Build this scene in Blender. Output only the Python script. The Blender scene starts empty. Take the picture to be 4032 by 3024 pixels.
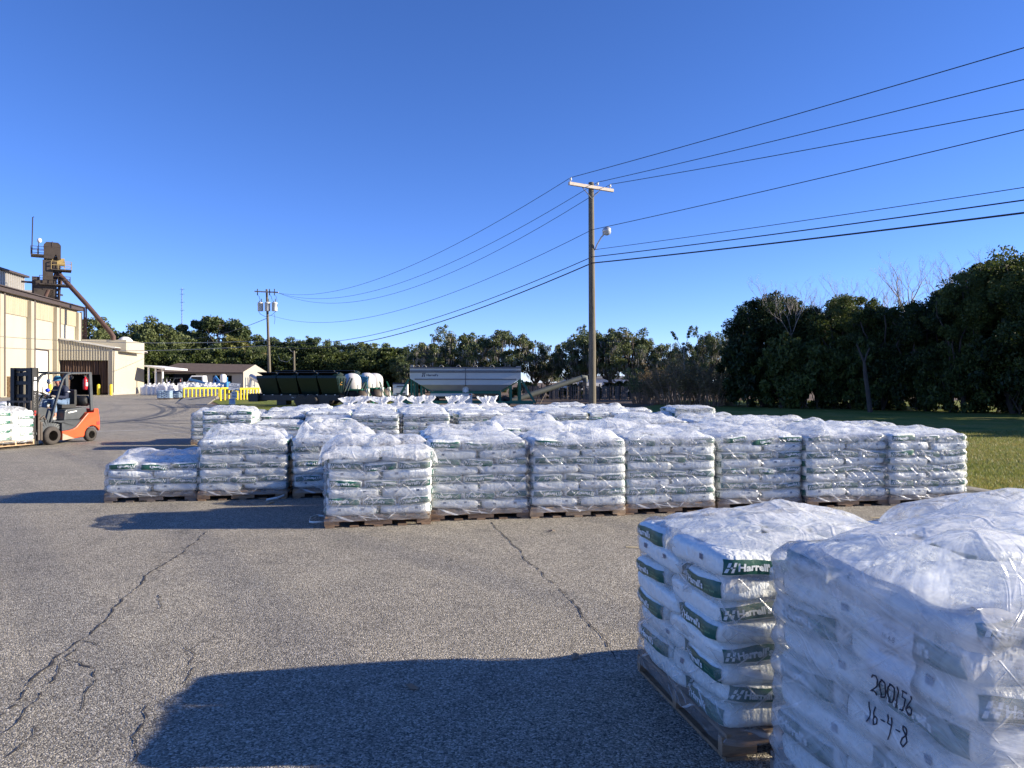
import bpy, bmesh, math, random
import numpy as np
from mathutils import Vector, Matrix, noise
R = math.radians
random.seed(11)
SC = bpy.context.scene
COL = SC.collection

# ------------------------------------------------------------------ survey helpers (metres; eye 1.6 m above the yard)
F, HX, HY, H = 2912.0, 2016.0, 1505.0, 1.6
def G(sx, sy):
    Y = F*H/(sy-HY)
    return Vector(((sx-HX)*Y/F, Y, 0))
def P(sx, sy, Y):
    return Vector(((sx-HX)*Y/F, Y, H+(HY-sy)*Y/F))
ANG = R(10.6)
EX = Vector((math.cos(ANG), math.sin(ANG), 0)); EY = Vector((-math.sin(ANG), math.cos(ANG), 0))
ORG = Vector((-2.06, 8.1, 0))
def S(u, v, z=0):
    p = ORG + EX*u + EY*v
    return Vector((p.x, p.y, z))

# ------------------------------------------------------------------ tagging
def tag(o, label=None, cat=None, group=None, kind=None):
    if label: o['label'] = label
    if cat: o['category'] = cat
    if group: o['group'] = group
    if kind: o['kind'] = kind
    return o
def thing(name, label, cat, loc=(0, 0, 0), rz=0, group=None):
    o = bpy.data.objects.new(name, None)
    o.empty_display_size = 0.2
    COL.objects.link(o)
    o.location = loc; o.rotation_euler = (0, 0, rz)
    return tag(o, label, cat, group)
def inst(name, me, parent=None, loc=(0, 0, 0), rot=(0, 0, 0), sc=None):
    o = bpy.data.objects.new(name, me)
    COL.objects.link(o)
    o.parent = parent; o.location = loc; o.rotation_euler = rot
    if sc: o.scale = sc
    return o
def copy_tree(o, parent=None):
    c = o.copy(); COL.objects.link(c); c.parent = parent
    for ch in list(o.children): copy_tree(ch, c)
    return c

# ------------------------------------------------------------------ mesh builder
class MB:
    def __init__(s):
        s.v = []; s.f = []; s.m = []; s.s = []
    def add(s, vs, fs, mi=0, M=None, smooth=False):
        b = len(s.v)
        if M is not None: vs = [M @ Vector(p) for p in vs]
        s.v += [tuple(p) for p in vs]
        s.f += [tuple(b+i for i in f) for f in fs]
        s.m += [mi]*len(fs); s.s += [smooth]*len(fs)
        return s
    def box(s, c, d, mi=0, rz=0, M=None):
        x, y, z = d[0]/2, d[1]/2, d[2]/2
        vs = [Vector((sx*x, sy*y, sz*z)) for sz in (-1, 1) for sx, sy in ((-1, -1), (1, -1), (1, 1), (-1, 1))]
        m = Matrix.Translation(Vector(c)) @ Matrix.Rotation(rz, 4, 'Z')
        if M is not None: m = M @ m
        return s.add(vs, [(3, 2, 1, 0), (4, 5, 6, 7), (0, 1, 5, 4), (1, 2, 6, 5), (2, 3, 7, 6), (3, 0, 4, 7)], mi, m)
    def bar(s, p0, p1, w, h=None, mi=0, up=(0, 0, 1)):
        h = h or w
        p0 = Vector(p0); p1 = Vector(p1); d = (p1-p0)
        L = d.length; d.normalize()
        up = Vector(up)
        if abs(d.dot(up)) > .98: up = Vector((0, 1, 0))
        a = d.cross(up).normalized(); b = a.cross(d)
        vs = []
        for p in (p0, p1):
            for sx, sy in ((-1, -1), (1, -1), (1, 1), (-1, 1)):
                vs.append(p+a*sx*w/2+b*sy*h/2)
        return s.add(vs, [(3, 2, 1, 0), (4, 5, 6, 7), (0, 1, 5, 4), (1, 2, 6, 5), (2, 3, 7, 6), (3, 0, 4, 7)], mi)
    def tube(s, pts, r, n=8, mi=0, caps=True, smooth=True):
        pts = [Vector(p) for p in pts]
        rs = r if isinstance(r, (list, tuple)) else [r]*len(pts)
        vs = []; fs = []
        prev = None
        for i, p in enumerate(pts):
            t = (pts[min(i+1, len(pts)-1)]-pts[max(i-1, 0)]).normalized()
            if prev is None:
                a = t.orthogonal().normalized()
            else:
                a = (prev - t*prev.dot(t))
                a = a.normalized() if a.length > 1e-6 else t.orthogonal().normalized()
            prev = a; b = t.cross(a)
            for k in range(n):
                th = 2*math.pi*k/n
                vs.append(p+(a*math.cos(th)+b*math.sin(th))*rs[i])
        for i in range(len(pts)-1):
            for k in range(n):
                k2 = (k+1) % n
                fs.append((i*n+k, i*n+k2, (i+1)*n+k2, (i+1)*n+k))
        s.add(vs, fs, mi, None, smooth)
        if caps:
            b = len(pts)-1
            s.add([vs[k] for k in range(n)], [tuple(reversed(range(n)))], mi)
            s.add([vs[b*n+k] for k in range(n)], [tuple(range(n))], mi)
        return s
    def lathe(s, prof, n=16, mi=0, M=None, smooth=True):
        vs = []; fs = []
        for r, z in prof:
            for k in range(n):
                th = 2*math.pi*k/n
                vs.append(Vector((r*math.cos(th), r*math.sin(th), z)))
        for i in range(len(prof)-1):
            for k in range(n):
                k2 = (k+1) % n
                fs.append((i*n+k, i*n+k2, (i+1)*n+k2, (i+1)*n+k))
        s.add(vs, fs, mi, M, smooth)
        if prof[0][0] > 1e-4: s.add(vs[:n], [tuple(reversed(range(n)))], mi, M)
        if prof[-1][0] > 1e-4: s.add(vs[-n:], [tuple(range(n))], mi, M)
        return s
    def prism(s, poly, y0, y1, mi=0, M=None):
        # polygon in x,z extruded along y
        n = len(poly)
        ar = sum(poly[i][0]*poly[(i+1) % n][1]-poly[(i+1) % n][0]*poly[i][1] for i in range(n))
        if ar < 0: poly = list(reversed(poly))
        vs = [Vector((x, y0, z)) for x, z in poly]+[Vector((x, y1, z)) for x, z in poly]
        fs = [tuple(range(n)), tuple(reversed(range(n, 2*n)))]
        for i in range(n):
            j = (i+1) % n
            fs.append((j, i, n+i, n+j))
        return s.add(vs, fs, mi, M)
    def mesh(s, name, mats):
        me = bpy.data.meshes.new(name)
        me.from_pydata(s.v, [], s.f)
        for m in (mats if isinstance(mats, (list, tuple)) else [mats]): me.materials.append(m)
        me.polygons.foreach_set('material_index', s.m)
        me.polygons.foreach_set('use_smooth', s.s)
        me.update()
        return me
    def build(s, name, mats, parent=None, loc=(0, 0, 0), rot=(0, 0, 0)):
        return inst(name, s.mesh(name, mats), parent, loc, rot)
def bevel(o, w=.01, seg=2):
    m = o.modifiers.new('Bevel', 'BEVEL'); m.width = w; m.segments = seg; m.limit_method = 'ANGLE'; m.angle_limit = R(40)
    return o
def quads_mesh(name, V, mat, n=4):
    V = np.asarray(V, dtype=np.float32).reshape(-1, 3)
    nf = len(V)//n
    me = bpy.data.meshes.new(name)
    me.vertices.add(len(V)); me.vertices.foreach_set('co', V.ravel())
    me.loops.add(len(V)); me.loops.foreach_set('vertex_index', np.arange(len(V), dtype=np.int32))
    me.polygons.add(nf)
    me.polygons.foreach_set('loop_start', np.arange(0, len(V), n, dtype=np.int32))
    me.polygons.foreach_set('loop_total', np.full(nf, n, dtype=np.int32))
    me.update(calc_edges=True); me.materials.append(mat)
    return me
_txt = {}
def text_geo(body, bold=0.0):
    k = (body, bold)
    if k in _txt: return _txt[k]
    cu = bpy.data.curves.new('lettering', 'FONT'); cu.body = body; cu.size = 1; cu.offset = bold; cu.resolution_u = 2
    o = bpy.data.objects.new('lettering', cu); COL.objects.link(o)
    dg = bpy.context.evaluated_depsgraph_get()
    me = bpy.data.meshes.new_from_object(o.evaluated_get(dg))
    vs = [(v.co.x, v.co.y) for v in me.vertices]; fs = [tuple(p.vertices) for p in me.polygons]
    bpy.data.objects.remove(o); bpy.data.curves.remove(cu); bpy.data.meshes.remove(me)
    x0 = min(v[0] for v in vs); x1 = max(v[0] for v in vs); y0 = min(v[1] for v in vs); y1 = max(v[1] for v in vs)
    vs = [(x-x0, y-y0) for x, y in vs]
    _txt[k] = (vs, fs, x1-x0, y1-y0)
    return _txt[k]
def put_text(mb, body, org, xd, yd, height, mi=0, bold=0.0, center=True, width=None):
    vs, fs, w, h = text_geo(body, bold)
    sy = height/h; sx = sy if width is None else width/w
    org = Vector(org); xd = Vector(xd).normalized(); yd = Vector(yd).normalized()
    ox = -w*sx/2 if center else 0
    mb.add([org+xd*(x*sx+ox)+yd*(y*sy-(height/2 if center else 0)) for x, y in vs], fs, mi)
    return w*sx

# ------------------------------------------------------------------ materials
def newmat(name):
    m = bpy.data.materials.new(name); m.use_nodes = True
    nt = m.node_tree; nt.nodes.clear()
    out = nt.nodes.new('ShaderNodeOutputMaterial')
    return m, nt, out
def N(nt, t, **kw):
    n = nt.nodes.new(t)
    for k, v in kw.items():
        if k in n.inputs: n.inputs[k].default_value = v
        else: setattr(n, k, v)
    return n
def L(nt, a, b): nt.links.new(a, b)
def ramp(nt, fac, stops):
    r = nt.nodes.new('ShaderNodeValToRGB')
    e = r.color_ramp.elements
    while len(e) > 1: e.remove(e[-1])
    e[0].position = stops[0][0]; e[0].color = (*stops[0][1], 1) if len(stops[0][1]) == 3 else stops[0][1]
    for p, c in stops[1:]:
        x = e.new(p); x.color = (*c, 1) if len(c) == 3 else c
    L(nt, fac, r.inputs[0])
    return r
def pm(name, col, rough=.5, metal=0, var=.12, scale=4, bump=0, bscale=40, dirt=None, spec=.5, stretch=None):
    m, nt, out = newmat(name)
    b = N(nt, 'ShaderNodeBsdfPrincipled', Roughness=rough, Metallic=metal)
    b.inputs['Specular IOR Level'].default_value = spec
    tc = N(nt, 'ShaderNodeTexCoord'); src = tc.outputs['Object']
    if stretch:
        mp = N(nt, 'ShaderNodeMapping'); mp.inputs['Scale'].default_value = stretch; L(nt, src, mp.inputs[0]); src = mp.outputs[0]
    n1 = N(nt, 'ShaderNodeTexNoise', Scale=scale, Detail=5, Roughness=.6); L(nt, src, n1.inputs['Vector'])
    lo = tuple(max(0, c*(1-var*1.6)) for c in col); hi = tuple(min(1, c*(1+var)) for c in col)
    st = [(.28, dirt if dirt else lo), (.45, col), (.75, hi)]
    r = ramp(nt, n1.outputs['Fac'], st)
    L(nt, r.outputs[0], b.inputs['Base Color'])
    if bump:
        n2 = N(nt, 'ShaderNodeTexNoise', Scale=bscale, Detail=4); L(nt, src, n2.inputs['Vector'])
        bp = N(nt, 'ShaderNodeBump', Strength=bump, Distance=.02); L(nt, n2.outputs['Fac'], bp.inputs['Height']); L(nt, bp.outputs[0], b.inputs['Normal'])
    L(nt, b.outputs[0], out.inputs[0])
    return m

M = {}
M['bag'] = pm('bag_plastic', (.77, .79, .76), .34, var=.05, scale=6, bump=.6, bscale=38, stretch=(1, 1, .6))
M['label'] = pm('bag_label_green', (.016, .10, .07), .4, var=.1, scale=20, bump=.12, bscale=60)
M['ltext'] = pm('bag_label_white', (.7, .74, .74), .4, var=.03)
M['subt'] = pm('bag_label_pale_green', (.18, .4, .22), .4, var=.03)
M['mark'] = pm('bag_mark_grey', (.09, .13, .2), .4, var=.05)
M['wood'] = pm('pallet_wood', (.25, .16, .095), .8, var=.4, scale=3, bump=.3, bscale=30, stretch=(1, 6, 6))
M['wood_new'] = pm('pallet_wood_pale', (.42, .29, .17), .8, var=.3, scale=3, bump=.3, bscale=30, stretch=(1, 6, 6))
M['wood_old'] = pm('pallet_wood_grey', (.19, .15, .12), .85, var=.4, scale=3, bump=.3, bscale=30, stretch=(1, 6, 6))
M['ink'] = pm('marker_ink', (.008, .009, .03), .35, var=.02)
M['paper'] = pm('slip_paper', (.66, .67, .7), .6, var=.04)
M['grey_ink'] = pm('slip_ink', (.16, .16, .19), .6, var=.02)

def film_mat(name, a0, a1, rough, freq, bumpd=.018, tint=(.86, .86, .86), fold=.42):
    """clear stretch film: mostly transparent, streaky glossy haze"""
    m, nt, out = newmat(name)
    tc = N(nt, 'ShaderNodeTexCoord')
    sp = N(nt, 'ShaderNodeSeparateXYZ'); L(nt, tc.outputs['Object'], sp.inputs[0])
    ad = N(nt, 'ShaderNodeMath', operation='ADD'); L(nt, sp.outputs[0], ad.inputs[0])
    ng = N(nt, 'ShaderNodeMath', operation='MULTIPLY'); ng.inputs[1].default_value = -.8; L(nt, sp.outputs[1], ng.inputs[0]); L(nt, ng.outputs[0], ad.inputs[1])
    sh = N(nt, 'ShaderNodeMath', operation='MULTIPLY_ADD'); sh.inputs[1].default_value = .22; L(nt, ad.outputs[0], sh.inputs[0]); L(nt, sp.outputs[2], sh.inputs[2])
    cb = N(nt, 'ShaderNodeCombineXYZ'); L(nt, ad.outputs[0], cb.inputs[0]); L(nt, sh.outputs[0], cb.inputs[1])
    mp = N(nt, 'ShaderNodeMapping'); mp.inputs['Scale'].default_value = (1.6, freq, 1); L(nt, cb.outputs[0], mp.inputs[0])
    n1 = N(nt, 'ShaderNodeTexNoise', Scale=1, Detail=6, Roughness=.65); L(nt, mp.outputs[0], n1.inputs['Vector'])
    n2 = N(nt, 'ShaderNodeTexNoise', Scale=9, Detail=3, Roughness=.6, Distortion=1.2); L(nt, tc.outputs['Object'], n2.inputs['Vector'])
    av = N(nt, 'ShaderNodeMath', operation='MULTIPLY_ADD'); av.inputs[1].default_value = .55; L(nt, n2.outputs['Fac'], av.inputs[0])
    hl = N(nt, 'ShaderNodeMath', operation='MULTIPLY'); hl.inputs[1].default_value = .6; L(nt, n1.outputs['Fac'], hl.inputs[0]); L(nt, hl.outputs[0], av.inputs[2])
    mr = N(nt, 'ShaderNodeMapRange'); mr.inputs[1].default_value = .38; mr.inputs[2].default_value = .8; mr.inputs[3].default_value = a0; mr.inputs[4].default_value = a1
    L(nt, av.outputs[0], mr.inputs[0])
    # pulled fold lines with glints painted in as thin slanting strokes of whiter film
    lines = []
    for kx, kz, sx, sz in ((1, .75, 3.0, 30), (1, -.9, 2.4, 26), (.15, 1, 24, 2.2)):
        c1 = N(nt, 'ShaderNodeMath', operation='MULTIPLY_ADD'); c1.inputs[1].default_value = kx*sx; L(nt, ad.outputs[0], c1.inputs[0])
        c0 = N(nt, 'ShaderNodeMath', operation='MULTIPLY'); c0.inputs[1].default_value = kz*sx*.6; L(nt, sp.outputs[2], c0.inputs[0]); L(nt, c0.outputs[0], c1.inputs[2])
        d1 = N(nt, 'ShaderNodeMath', operation='MULTIPLY_ADD'); d1.inputs[1].default_value = -kz*sz; L(nt, ad.outputs[0], d1.inputs[0])
        d0 = N(nt, 'ShaderNodeMath', operation='MULTIPLY'); d0.inputs[1].default_value = kx*sz; L(nt, sp.outputs[2], d0.inputs[0]); L(nt, d0.outputs[0], d1.inputs[2])
        cc = N(nt, 'ShaderNodeCombineXYZ'); L(nt, c1.outputs[0], cc.inputs[0]); L(nt, d1.outputs[0], cc.inputs[1])
        nn = N(nt, 'ShaderNodeTexNoise', Scale=1, Detail=2, Roughness=.5, Distortion=.6); L(nt, cc.outputs[0], nn.inputs['Vector'])
        rr = N(nt, 'ShaderNodeMapRange'); rr.interpolation_type = 'SMOOTHSTEP'; rr.inputs[1].default_value = .60; rr.inputs[2].default_value = .72; L(nt, nn.outputs['Fac'], rr.inputs[0]); lines.append(rr.outputs[0])
    la = N(nt, 'ShaderNodeMath', operation='MAXIMUM'); L(nt, lines[0], la.inputs[0]); L(nt, lines[1], la.inputs[1])
    lb = N(nt, 'ShaderNodeMath', operation='MAXIMUM'); L(nt, la.outputs[0], lb.inputs[0]); L(nt, lines[2], lb.inputs[1])
    al = N(nt, 'ShaderNodeMath', operation='MULTIPLY_ADD'); al.inputs[1].default_value = fold; al.use_clamp = True; L(nt, lb.outputs[0], al.inputs[0]); L(nt, mr.outputs[0], al.inputs[2])
    av2 = N(nt, 'ShaderNodeMath', operation='MULTIPLY_ADD'); av2.inputs[1].default_value = .35; L(nt, lb.outputs[0], av2.inputs[0]); L(nt, av.outputs[0], av2.inputs[2])
    bp = N(nt, 'ShaderNodeBump', Strength=.7, Distance=bumpd); L(nt, av2.outputs[0], bp.inputs['Height'])
    b = N(nt, 'ShaderNodeBsdfPrincipled', Roughness=rough); b.inputs['Base Color'].default_value = (*tint, 1)
    L(nt, bp.outputs[0], b.inputs['Normal'])
    gl = N(nt, 'ShaderNodeBsdfGlossy', Roughness=rough*.7); L(nt, bp.outputs[0], gl.inputs['Normal'])
    tr = N(nt, 'ShaderNodeBsdfTransparent'); tr.inputs[0].default_value = (.985, .985, .985, 1)
    lw = N(nt, 'ShaderNodeLayerWeight', Blend=.28); L(nt, bp.outputs[0], lw.inputs['Normal'])
    lm = N(nt, 'ShaderNodeMath', operation='MULTIPLY'); lm.inputs[1].default_value = .62; L(nt, lw.outputs['Fresnel'], lm.inputs[0])
    m1 = N(nt, 'ShaderNodeMixShader'); L(nt, al.outputs[0], m1.inputs[0]); L(nt, tr.outputs[0], m1.inputs[1]); L(nt, b.outputs[0], m1.inputs[2])
    m2 = N(nt, 'ShaderNodeMixShader'); L(nt, lm.outputs[0], m2.inputs[0]); L(nt, m1.outputs[0], m2.inputs[1]); L(nt, gl.outputs[0], m2.inputs[2])
    L(nt, m2.outputs[0], out.inputs[0])
    return m
M['film'] = film_mat('stretch_film', .03, .26, .2, 26)
M['film_thick'] = film_mat('stretch_film_thick', .16, .55, .24, 40, .008, fold=.16)

def cover_mat(name, clear, col=(.86, .855, .85)):
    """thin milky poly sheet: partly see-through, glossy, with sharp fold lines"""
    m, nt, out = newmat(name)
    tc = N(nt, 'ShaderNodeTexCoord')
    wn = N(nt, 'ShaderNodeTexNoise', Scale=2.2, Detail=2); L(nt, tc.outputs['Object'], wn.inputs['Vector'])
    ws = N(nt, 'ShaderNodeVectorMath', operation='MULTIPLY_ADD'); ws.inputs[1].default_value = (.35, .35, .35)
    L(nt, wn.outputs['Color'], ws.inputs[0]); L(nt, tc.outputs['Object'], ws.inputs[2])
    hs = []
    for sc, wd in ((4.2, .035), (11, .05)):
        v = N(nt, 'ShaderNodeTexVoronoi', Scale=sc); v.feature = 'DISTANCE_TO_EDGE'; L(nt, ws.outputs[0], v.inputs['Vector'])
        r = N(nt, 'ShaderNodeMapRange'); r.inputs[1].default_value = 0; r.inputs[2].default_value = wd*2.2; r.inputs[3].default_value = 1; r.inputs[4].default_value = 0; r.interpolation_type = 'SMOOTHSTEP'
        L(nt, v.outputs['Distance'], r.inputs[0]); hs.append(r.outputs[0])
    n1 = N(nt, 'ShaderNodeTexNoise', Scale=8, Detail=3, Roughness=.5, Distortion=1.5); L(nt, tc.outputs['Object'], n1.inputs['Vector'])
    s0 = N(nt, 'ShaderNodeMath', operation='MULTIPLY'); s0.inputs[1].default_value = .3; L(nt, hs[0], s0.inputs[0])
    s1 = N(nt, 'ShaderNodeMath', operation='MULTIPLY_ADD'); s1.inputs[1].default_value = .22; L(nt, hs[1], s1.inputs[0]); L(nt, s0.outputs[0], s1.inputs[2])
    for sc3, ang in (((2.2, 17, 2), .5), ((19, 2.6, 2), .35), ((3, 13, 13), -.7)):
        mpp = N(nt, 'ShaderNodeMapping'); mpp.inputs['Scale'].default_value = sc3; mpp.inputs['Rotation'].default_value = (0, 0, ang); L(nt, ws.outputs[0], mpp.inputs[0])
        nf = N(nt, 'ShaderNodeTexNoise', Scale=1, Detail=2, Roughness=.5, Distortion=.5); L(nt, mpp.outputs[0], nf.inputs['Vector'])
        rf = N(nt, 'ShaderNodeMapRange'); rf.interpolation_type = 'SMOOTHSTEP'; rf.inputs[1].default_value = .56; rf.inputs[2].default_value = .72; L(nt, nf.outputs['Fac'], rf.inputs[0])
        sa = N(nt, 'ShaderNodeMath', operation='MULTIPLY_ADD'); sa.inputs[1].default_value = .9; L(nt, rf.outputs[0], sa.inputs[0]); L(nt, s1.outputs[0], sa.inputs[2]); s1 = sa
    s2 = N(nt, 'ShaderNodeMath', operation='MULTIPLY_ADD'); s2.inputs[1].default_value = .9; L(nt, n1.outputs['Fac'], s2.inputs[0]); L(nt, s1.outputs[0], s2.inputs[2])
    bp = N(nt, 'ShaderNodeBump', Strength=.45, Distance=.014); L(nt, s2.outputs[0], bp.inputs['Height'])
    b = N(nt, 'ShaderNodeBsdfPrincipled', Roughness=.14); b.inputs['Base Color'].default_value = (*col, 1); b.inputs['Specular IOR Level'].default_value = .75; L(nt, bp.outputs[0], b.inputs['Normal'])
    tl = N(nt, 'ShaderNodeBsdfTranslucent'); tl.inputs[0].default_value = (.86, .88, .9, 1); L(nt, bp.outputs[0], tl.inputs['Normal'])
    m1 = N(nt, 'ShaderNodeMixShader'); m1.inputs[0].default_value = .40; L(nt, b.outputs[0], m1.inputs[1]); L(nt, tl.outputs[0], m1.inputs[2])
    tr = N(nt, 'ShaderNodeBsdfTransparent'); tr.inputs[0].default_value = (.96, .97, .98, 1)
    mr = N(nt, 'ShaderNodeMapRange'); mr.inputs[1].default_value = .35; mr.inputs[2].default_value = .65; mr.inputs[3].default_value = clear*.5; mr.inputs[4].default_value = clear*1.4
    L(nt, n1.outputs['Fac'], mr.inputs[0])
    ck = N(nt, 'ShaderNodeMath', operation='MULTIPLY_ADD'); ck.inputs[1].default_value = -.22; ck.use_clamp = True; L(nt, s1.outputs[0], ck.inputs[0]); L(nt, mr.outputs[0], ck.inputs[2])
    lw = N(nt, 'ShaderNodeLayerWeight', Blend=.3)
    k2 = N(nt, 'ShaderNodeMath', operation='MULTIPLY_ADD'); k2.inputs[1].default_value = -.35; k2.use_clamp = True; L(nt, lw.outputs['Facing'], k2.inputs[0]); L(nt, ck.outputs[0], k2.inputs[2])
    m2 = N(nt, 'ShaderNodeMixShader'); L(nt, k2.outputs[0], m2.inputs[0]); L(nt, m1.outputs[0], m2.inputs[1]); L(nt, tr.outputs[0], m2.inputs[2])
    L(nt, m2.outputs[0], out.inputs[0])
    return m
M['cover'] = cover_mat('milky_cover_plastic', .72)
M['tuft'] = cover_mat('gathered_cover_plastic', .45)

M['steel_dark'] = pm('dark_steel', (.03, .032, .036), .45, .3, var=.2)
M['frame_grey'] = pm('forklift_grey', (.055, .062, .068), .42, var=.15, scale=3)
M['mast'] = pm('mast_black', (.012, .012, .013), .5, .2, var=.3, scale=8)
M['rust_steel'] = pm('worn_steel', (.075, .06, .05), .6, .3, var=.4, scale=9)
M['orange'] = pm('forklift_orange', (.68, .085, .022), .38, var=.08, scale=3)
M['dust'] = pm('dusty_paint', (.36, .26, .19), .7, var=.2, scale=6)
M['rubber'] = pm('tyre_rubber', (.05, .043, .038), .85, var=.25, scale=12, bump=.3, bscale=60)
M['rim'] = pm('wheel_rim', (.06, .052, .046), .7, .2, var=.3, scale=10)
M['black'] = pm('black_plastic', (.012, .012, .013), .5, var=.1)
M['white_paint'] = pm('white_paint', (.82, .81, .79), .5, var=.06)
M['red'] = pm('extinguisher_red', (.55, .02, .03), .3, var=.05)
M['blue_lamp'] = pm('blue_lamp', (.01, .03, .5), .2, var=.05)
M['lens_red'] = pm('lens_red', (.5, .06, .05), .25, var=.05)
M['skin'] = pm('skin', (.55, .25, .18), .55, var=.05)
M['jacket'] = pm('navy_jacket', (.012, .018, .045), .8, var=.25, scale=9, bump=.3, bscale=20)
M['denim'] = pm('blue_denim', (.13, .2, .31), .85, var=.2, scale=10, bump=.3, bscale=40)
M['shoe'] = pm('grey_shoe', (.32, .31, .30), .7, var=.3, scale=20)
M['cap'] = pm('blue_cap', (.03, .16, .28), .8, var=.15, scale=12)
M['glove'] = pm('grey_glove', (.22, .2, .18), .8, var=.2, scale=14)
M['hair'] = pm('grey_hair', (.10, .08, .07), .8, var=.2, scale=20)
M['pole'] = pm('pole_wood', (.13, .112, .08), .85, var=.4, scale=2.2, bump=.4, bscale=16, stretch=(8, 8, .5))
M['arm_wood'] = pm('crossarm_wood', (.52, .44, .37), .85, var=.2, scale=3, stretch=(1, 6, 6))
M['porcelain'] = pm('porcelain', (.62, .62, .6), .25, var=.05)
M['wire'] = pm('cable_black', (.012, .014, .02), .6, var=.05)
M['wire_light'] = pm('cable_weathered', (.30, .30, .27), .6, var=.1)
M['alu'] = pm('lamp_aluminium', (.5, .5, .5), .35, .5, var=.08)
M['lampglass'] = pm('lamp_glass', (.42, .44, .46), .2, var=.05)
M['can'] = pm('transformer_grey', (.56, .56, .54), .5, var=.07)
M['yellow'] = pm('safety_yellow', (.80, .60, .02), .5, var=.08, scale=3)
M['concrete'] = pm('concrete', (.36, .33, .29), .9, var=.22, scale=3, bump=.3, bscale=25)
M['curb'] = pm('curb_concrete', (.20, .185, .16), .9, var=.4, scale=4, bump=.5, bscale=22)
M['beige'] = pm('beige_cladding', (.43, .39, .30), .6, var=.05, scale=.5, stretch=(1, 1, .2))
M['tan'] = pm('tan_cladding', (.34, .285, .195), .6, var=.1, scale=.8, stretch=(2, 2, .3))
M['pilaster'] = pm('pilaster_cladding', (.37, .33, .25), .6, var=.06, scale=.5)
M['whiteclad'] = pm('white_cladding', (.66, .64, .58), .5, var=.08, scale=.5, stretch=(1, 1, .2))
M['brown_trim'] = pm('brown_trim', (.055, .04, .035), .6, var=.15)
M['roof_metal'] = pm('roof_metal', (.35, .33, .30), .5, .4, var=.1)
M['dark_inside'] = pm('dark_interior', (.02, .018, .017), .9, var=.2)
M['rustdoor'] = pm('rusty_strip_curtain', (.085, .05, .035), .8, var=.5, scale=1.4, stretch=(3, 3, .2))
M['tower'] = pm('elevator_steel', (.055, .042, .033), .6, .3, var=.35, scale=1.2)
M['tower_yellow'] = pm('faded_yellow_steel', (.33, .24, .09), .6, var=.3, scale=3)
M['rust'] = pm('rusted_pipe', (.075, .04, .032), .75, .1, var=.35, scale=2)
M['shingle'] = pm('brown_shingle', (.105, .075, .06), .9, var=.2, scale=2)
M['siding'] = pm('pale_siding', (.36, .335, .29), .7, var=.06, scale=1, stretch=(.2, .2, 8))
M['bin_green'] = pm('tender_green', (.003, .017, .016), .4, var=.12, scale=1.2)
M['bin_dark'] = pm('tender_lid', (.035, .034, .035), .6, var=.2)
M['frame_green'] = pm('frame_green', (.015, .14, .082), .45, var=.12)
M['hopper'] = pm('hopper_steel', (.66, .64, .57), .5, 0, var=.08, scale=.7, stretch=(.4, 1, 1))
M['hopper_low'] = pm('hopper_dusty_steel', (.44, .41, .36), .6, .1, var=.12, scale=.8)
M['hopper_band'] = pm('hopper_rail', (.14, .14, .15), .5, .3, var=.1)
M['navy'] = pm('logo_navy', (.012, .02, .05), .5, var=.02)
M['gold'] = pm('logo_gold', (.65, .36, .08), .5, var=.03)
M['tank'] = pm('white_tank', (.60, .57, .55), .4, var=.03)
M['bluebin'] = pm('blue_hopper', (.06, .24, .52), .4, var=.1)
M['sack'] = pm('bulk_sack', (.74, .74, .75), .8, var=.05, scale=4, bump=.4, bscale=9)
M['bluestack'] = pm('blue_tinted_bag', (.27, .36, .45), .4, var=.15, scale=8)
M['mastsky'] = pm('mast_galvanised', (.35, .38, .42), .5, .3, var=.05)
M['bark'] = pm('bark', (.07, .055, .045), .9, var=.35, scale=4, bump=.5, bscale=14, stretch=(3, 3, .6))
M['auger'] = pm('auger_grey', (.09, .10, .09), .6, .1, var=.15)
M['bark_pale'] = pm('pale_dead_bark', (.36, .32, .29), .9, var=.25, scale=4, stretch=(3, 3, .6))
M['straw'] = pm('twig_brown', (.26, .18, .12), .9, var=.35, scale=3)

def leaf_mat(name, c0, c1, c2, tl=.25):
    m, nt, out = newmat(name)
    g = N(nt, 'ShaderNodeNewGeometry'); oi = N(nt, 'ShaderNodeObjectInfo')
    tc = N(nt, 'ShaderNodeTexCoord')
    n = N(nt, 'ShaderNodeTexNoise', Scale=.55, Detail=3); L(nt, tc.outputs['Object'], n.inputs['Vector'])
    a = N(nt, 'ShaderNodeMath', operation='MULTIPLY_ADD'); a.inputs[1].default_value = .45; L(nt, g.outputs['Random Per Island'], a.inputs[0])
    b = N(nt, 'ShaderNodeMath', operation='MULTIPLY_ADD'); b.inputs[1].default_value = .8; b.inputs[2].default_value = -.2; L(nt, n.outputs['Fac'], b.inputs[0])
    L(nt, b.outputs[0], a.inputs[2])
    c = N(nt, 'ShaderNodeMath', operation='MULTIPLY_ADD'); c.inputs[1].default_value = .45; L(nt, oi.outputs['Random'], c.inputs[0]); L(nt, a.outputs[0], c.inputs[2])
    r = ramp(nt, c.outputs[0], [(.15, c0), (.5, c1), (.95, c2)])
    d = N(nt, 'ShaderNodeBsdfPrincipled', Roughness=.55); L(nt, r.outputs[0], d.inputs['Base Color']); d.inputs['Specular IOR Level'].default_value = .35
    t = N(nt, 'ShaderNodeBsdfTranslucent'); L(nt, r.outputs[0], t.inputs[0])
    mx = N(nt, 'ShaderNodeMixShader'); mx.inputs[0].default_value = tl; L(nt, d.outputs[0], mx.inputs[1]); L(nt, t.outputs[0], mx.inputs[2])
    L(nt, mx.outputs[0], out.inputs[0])
    return m
M['leaf_dark'] = leaf_mat('forest_leaf', (.012, .024, .008), (.030, .050, .013), (.10, .125, .028), .32)
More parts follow.
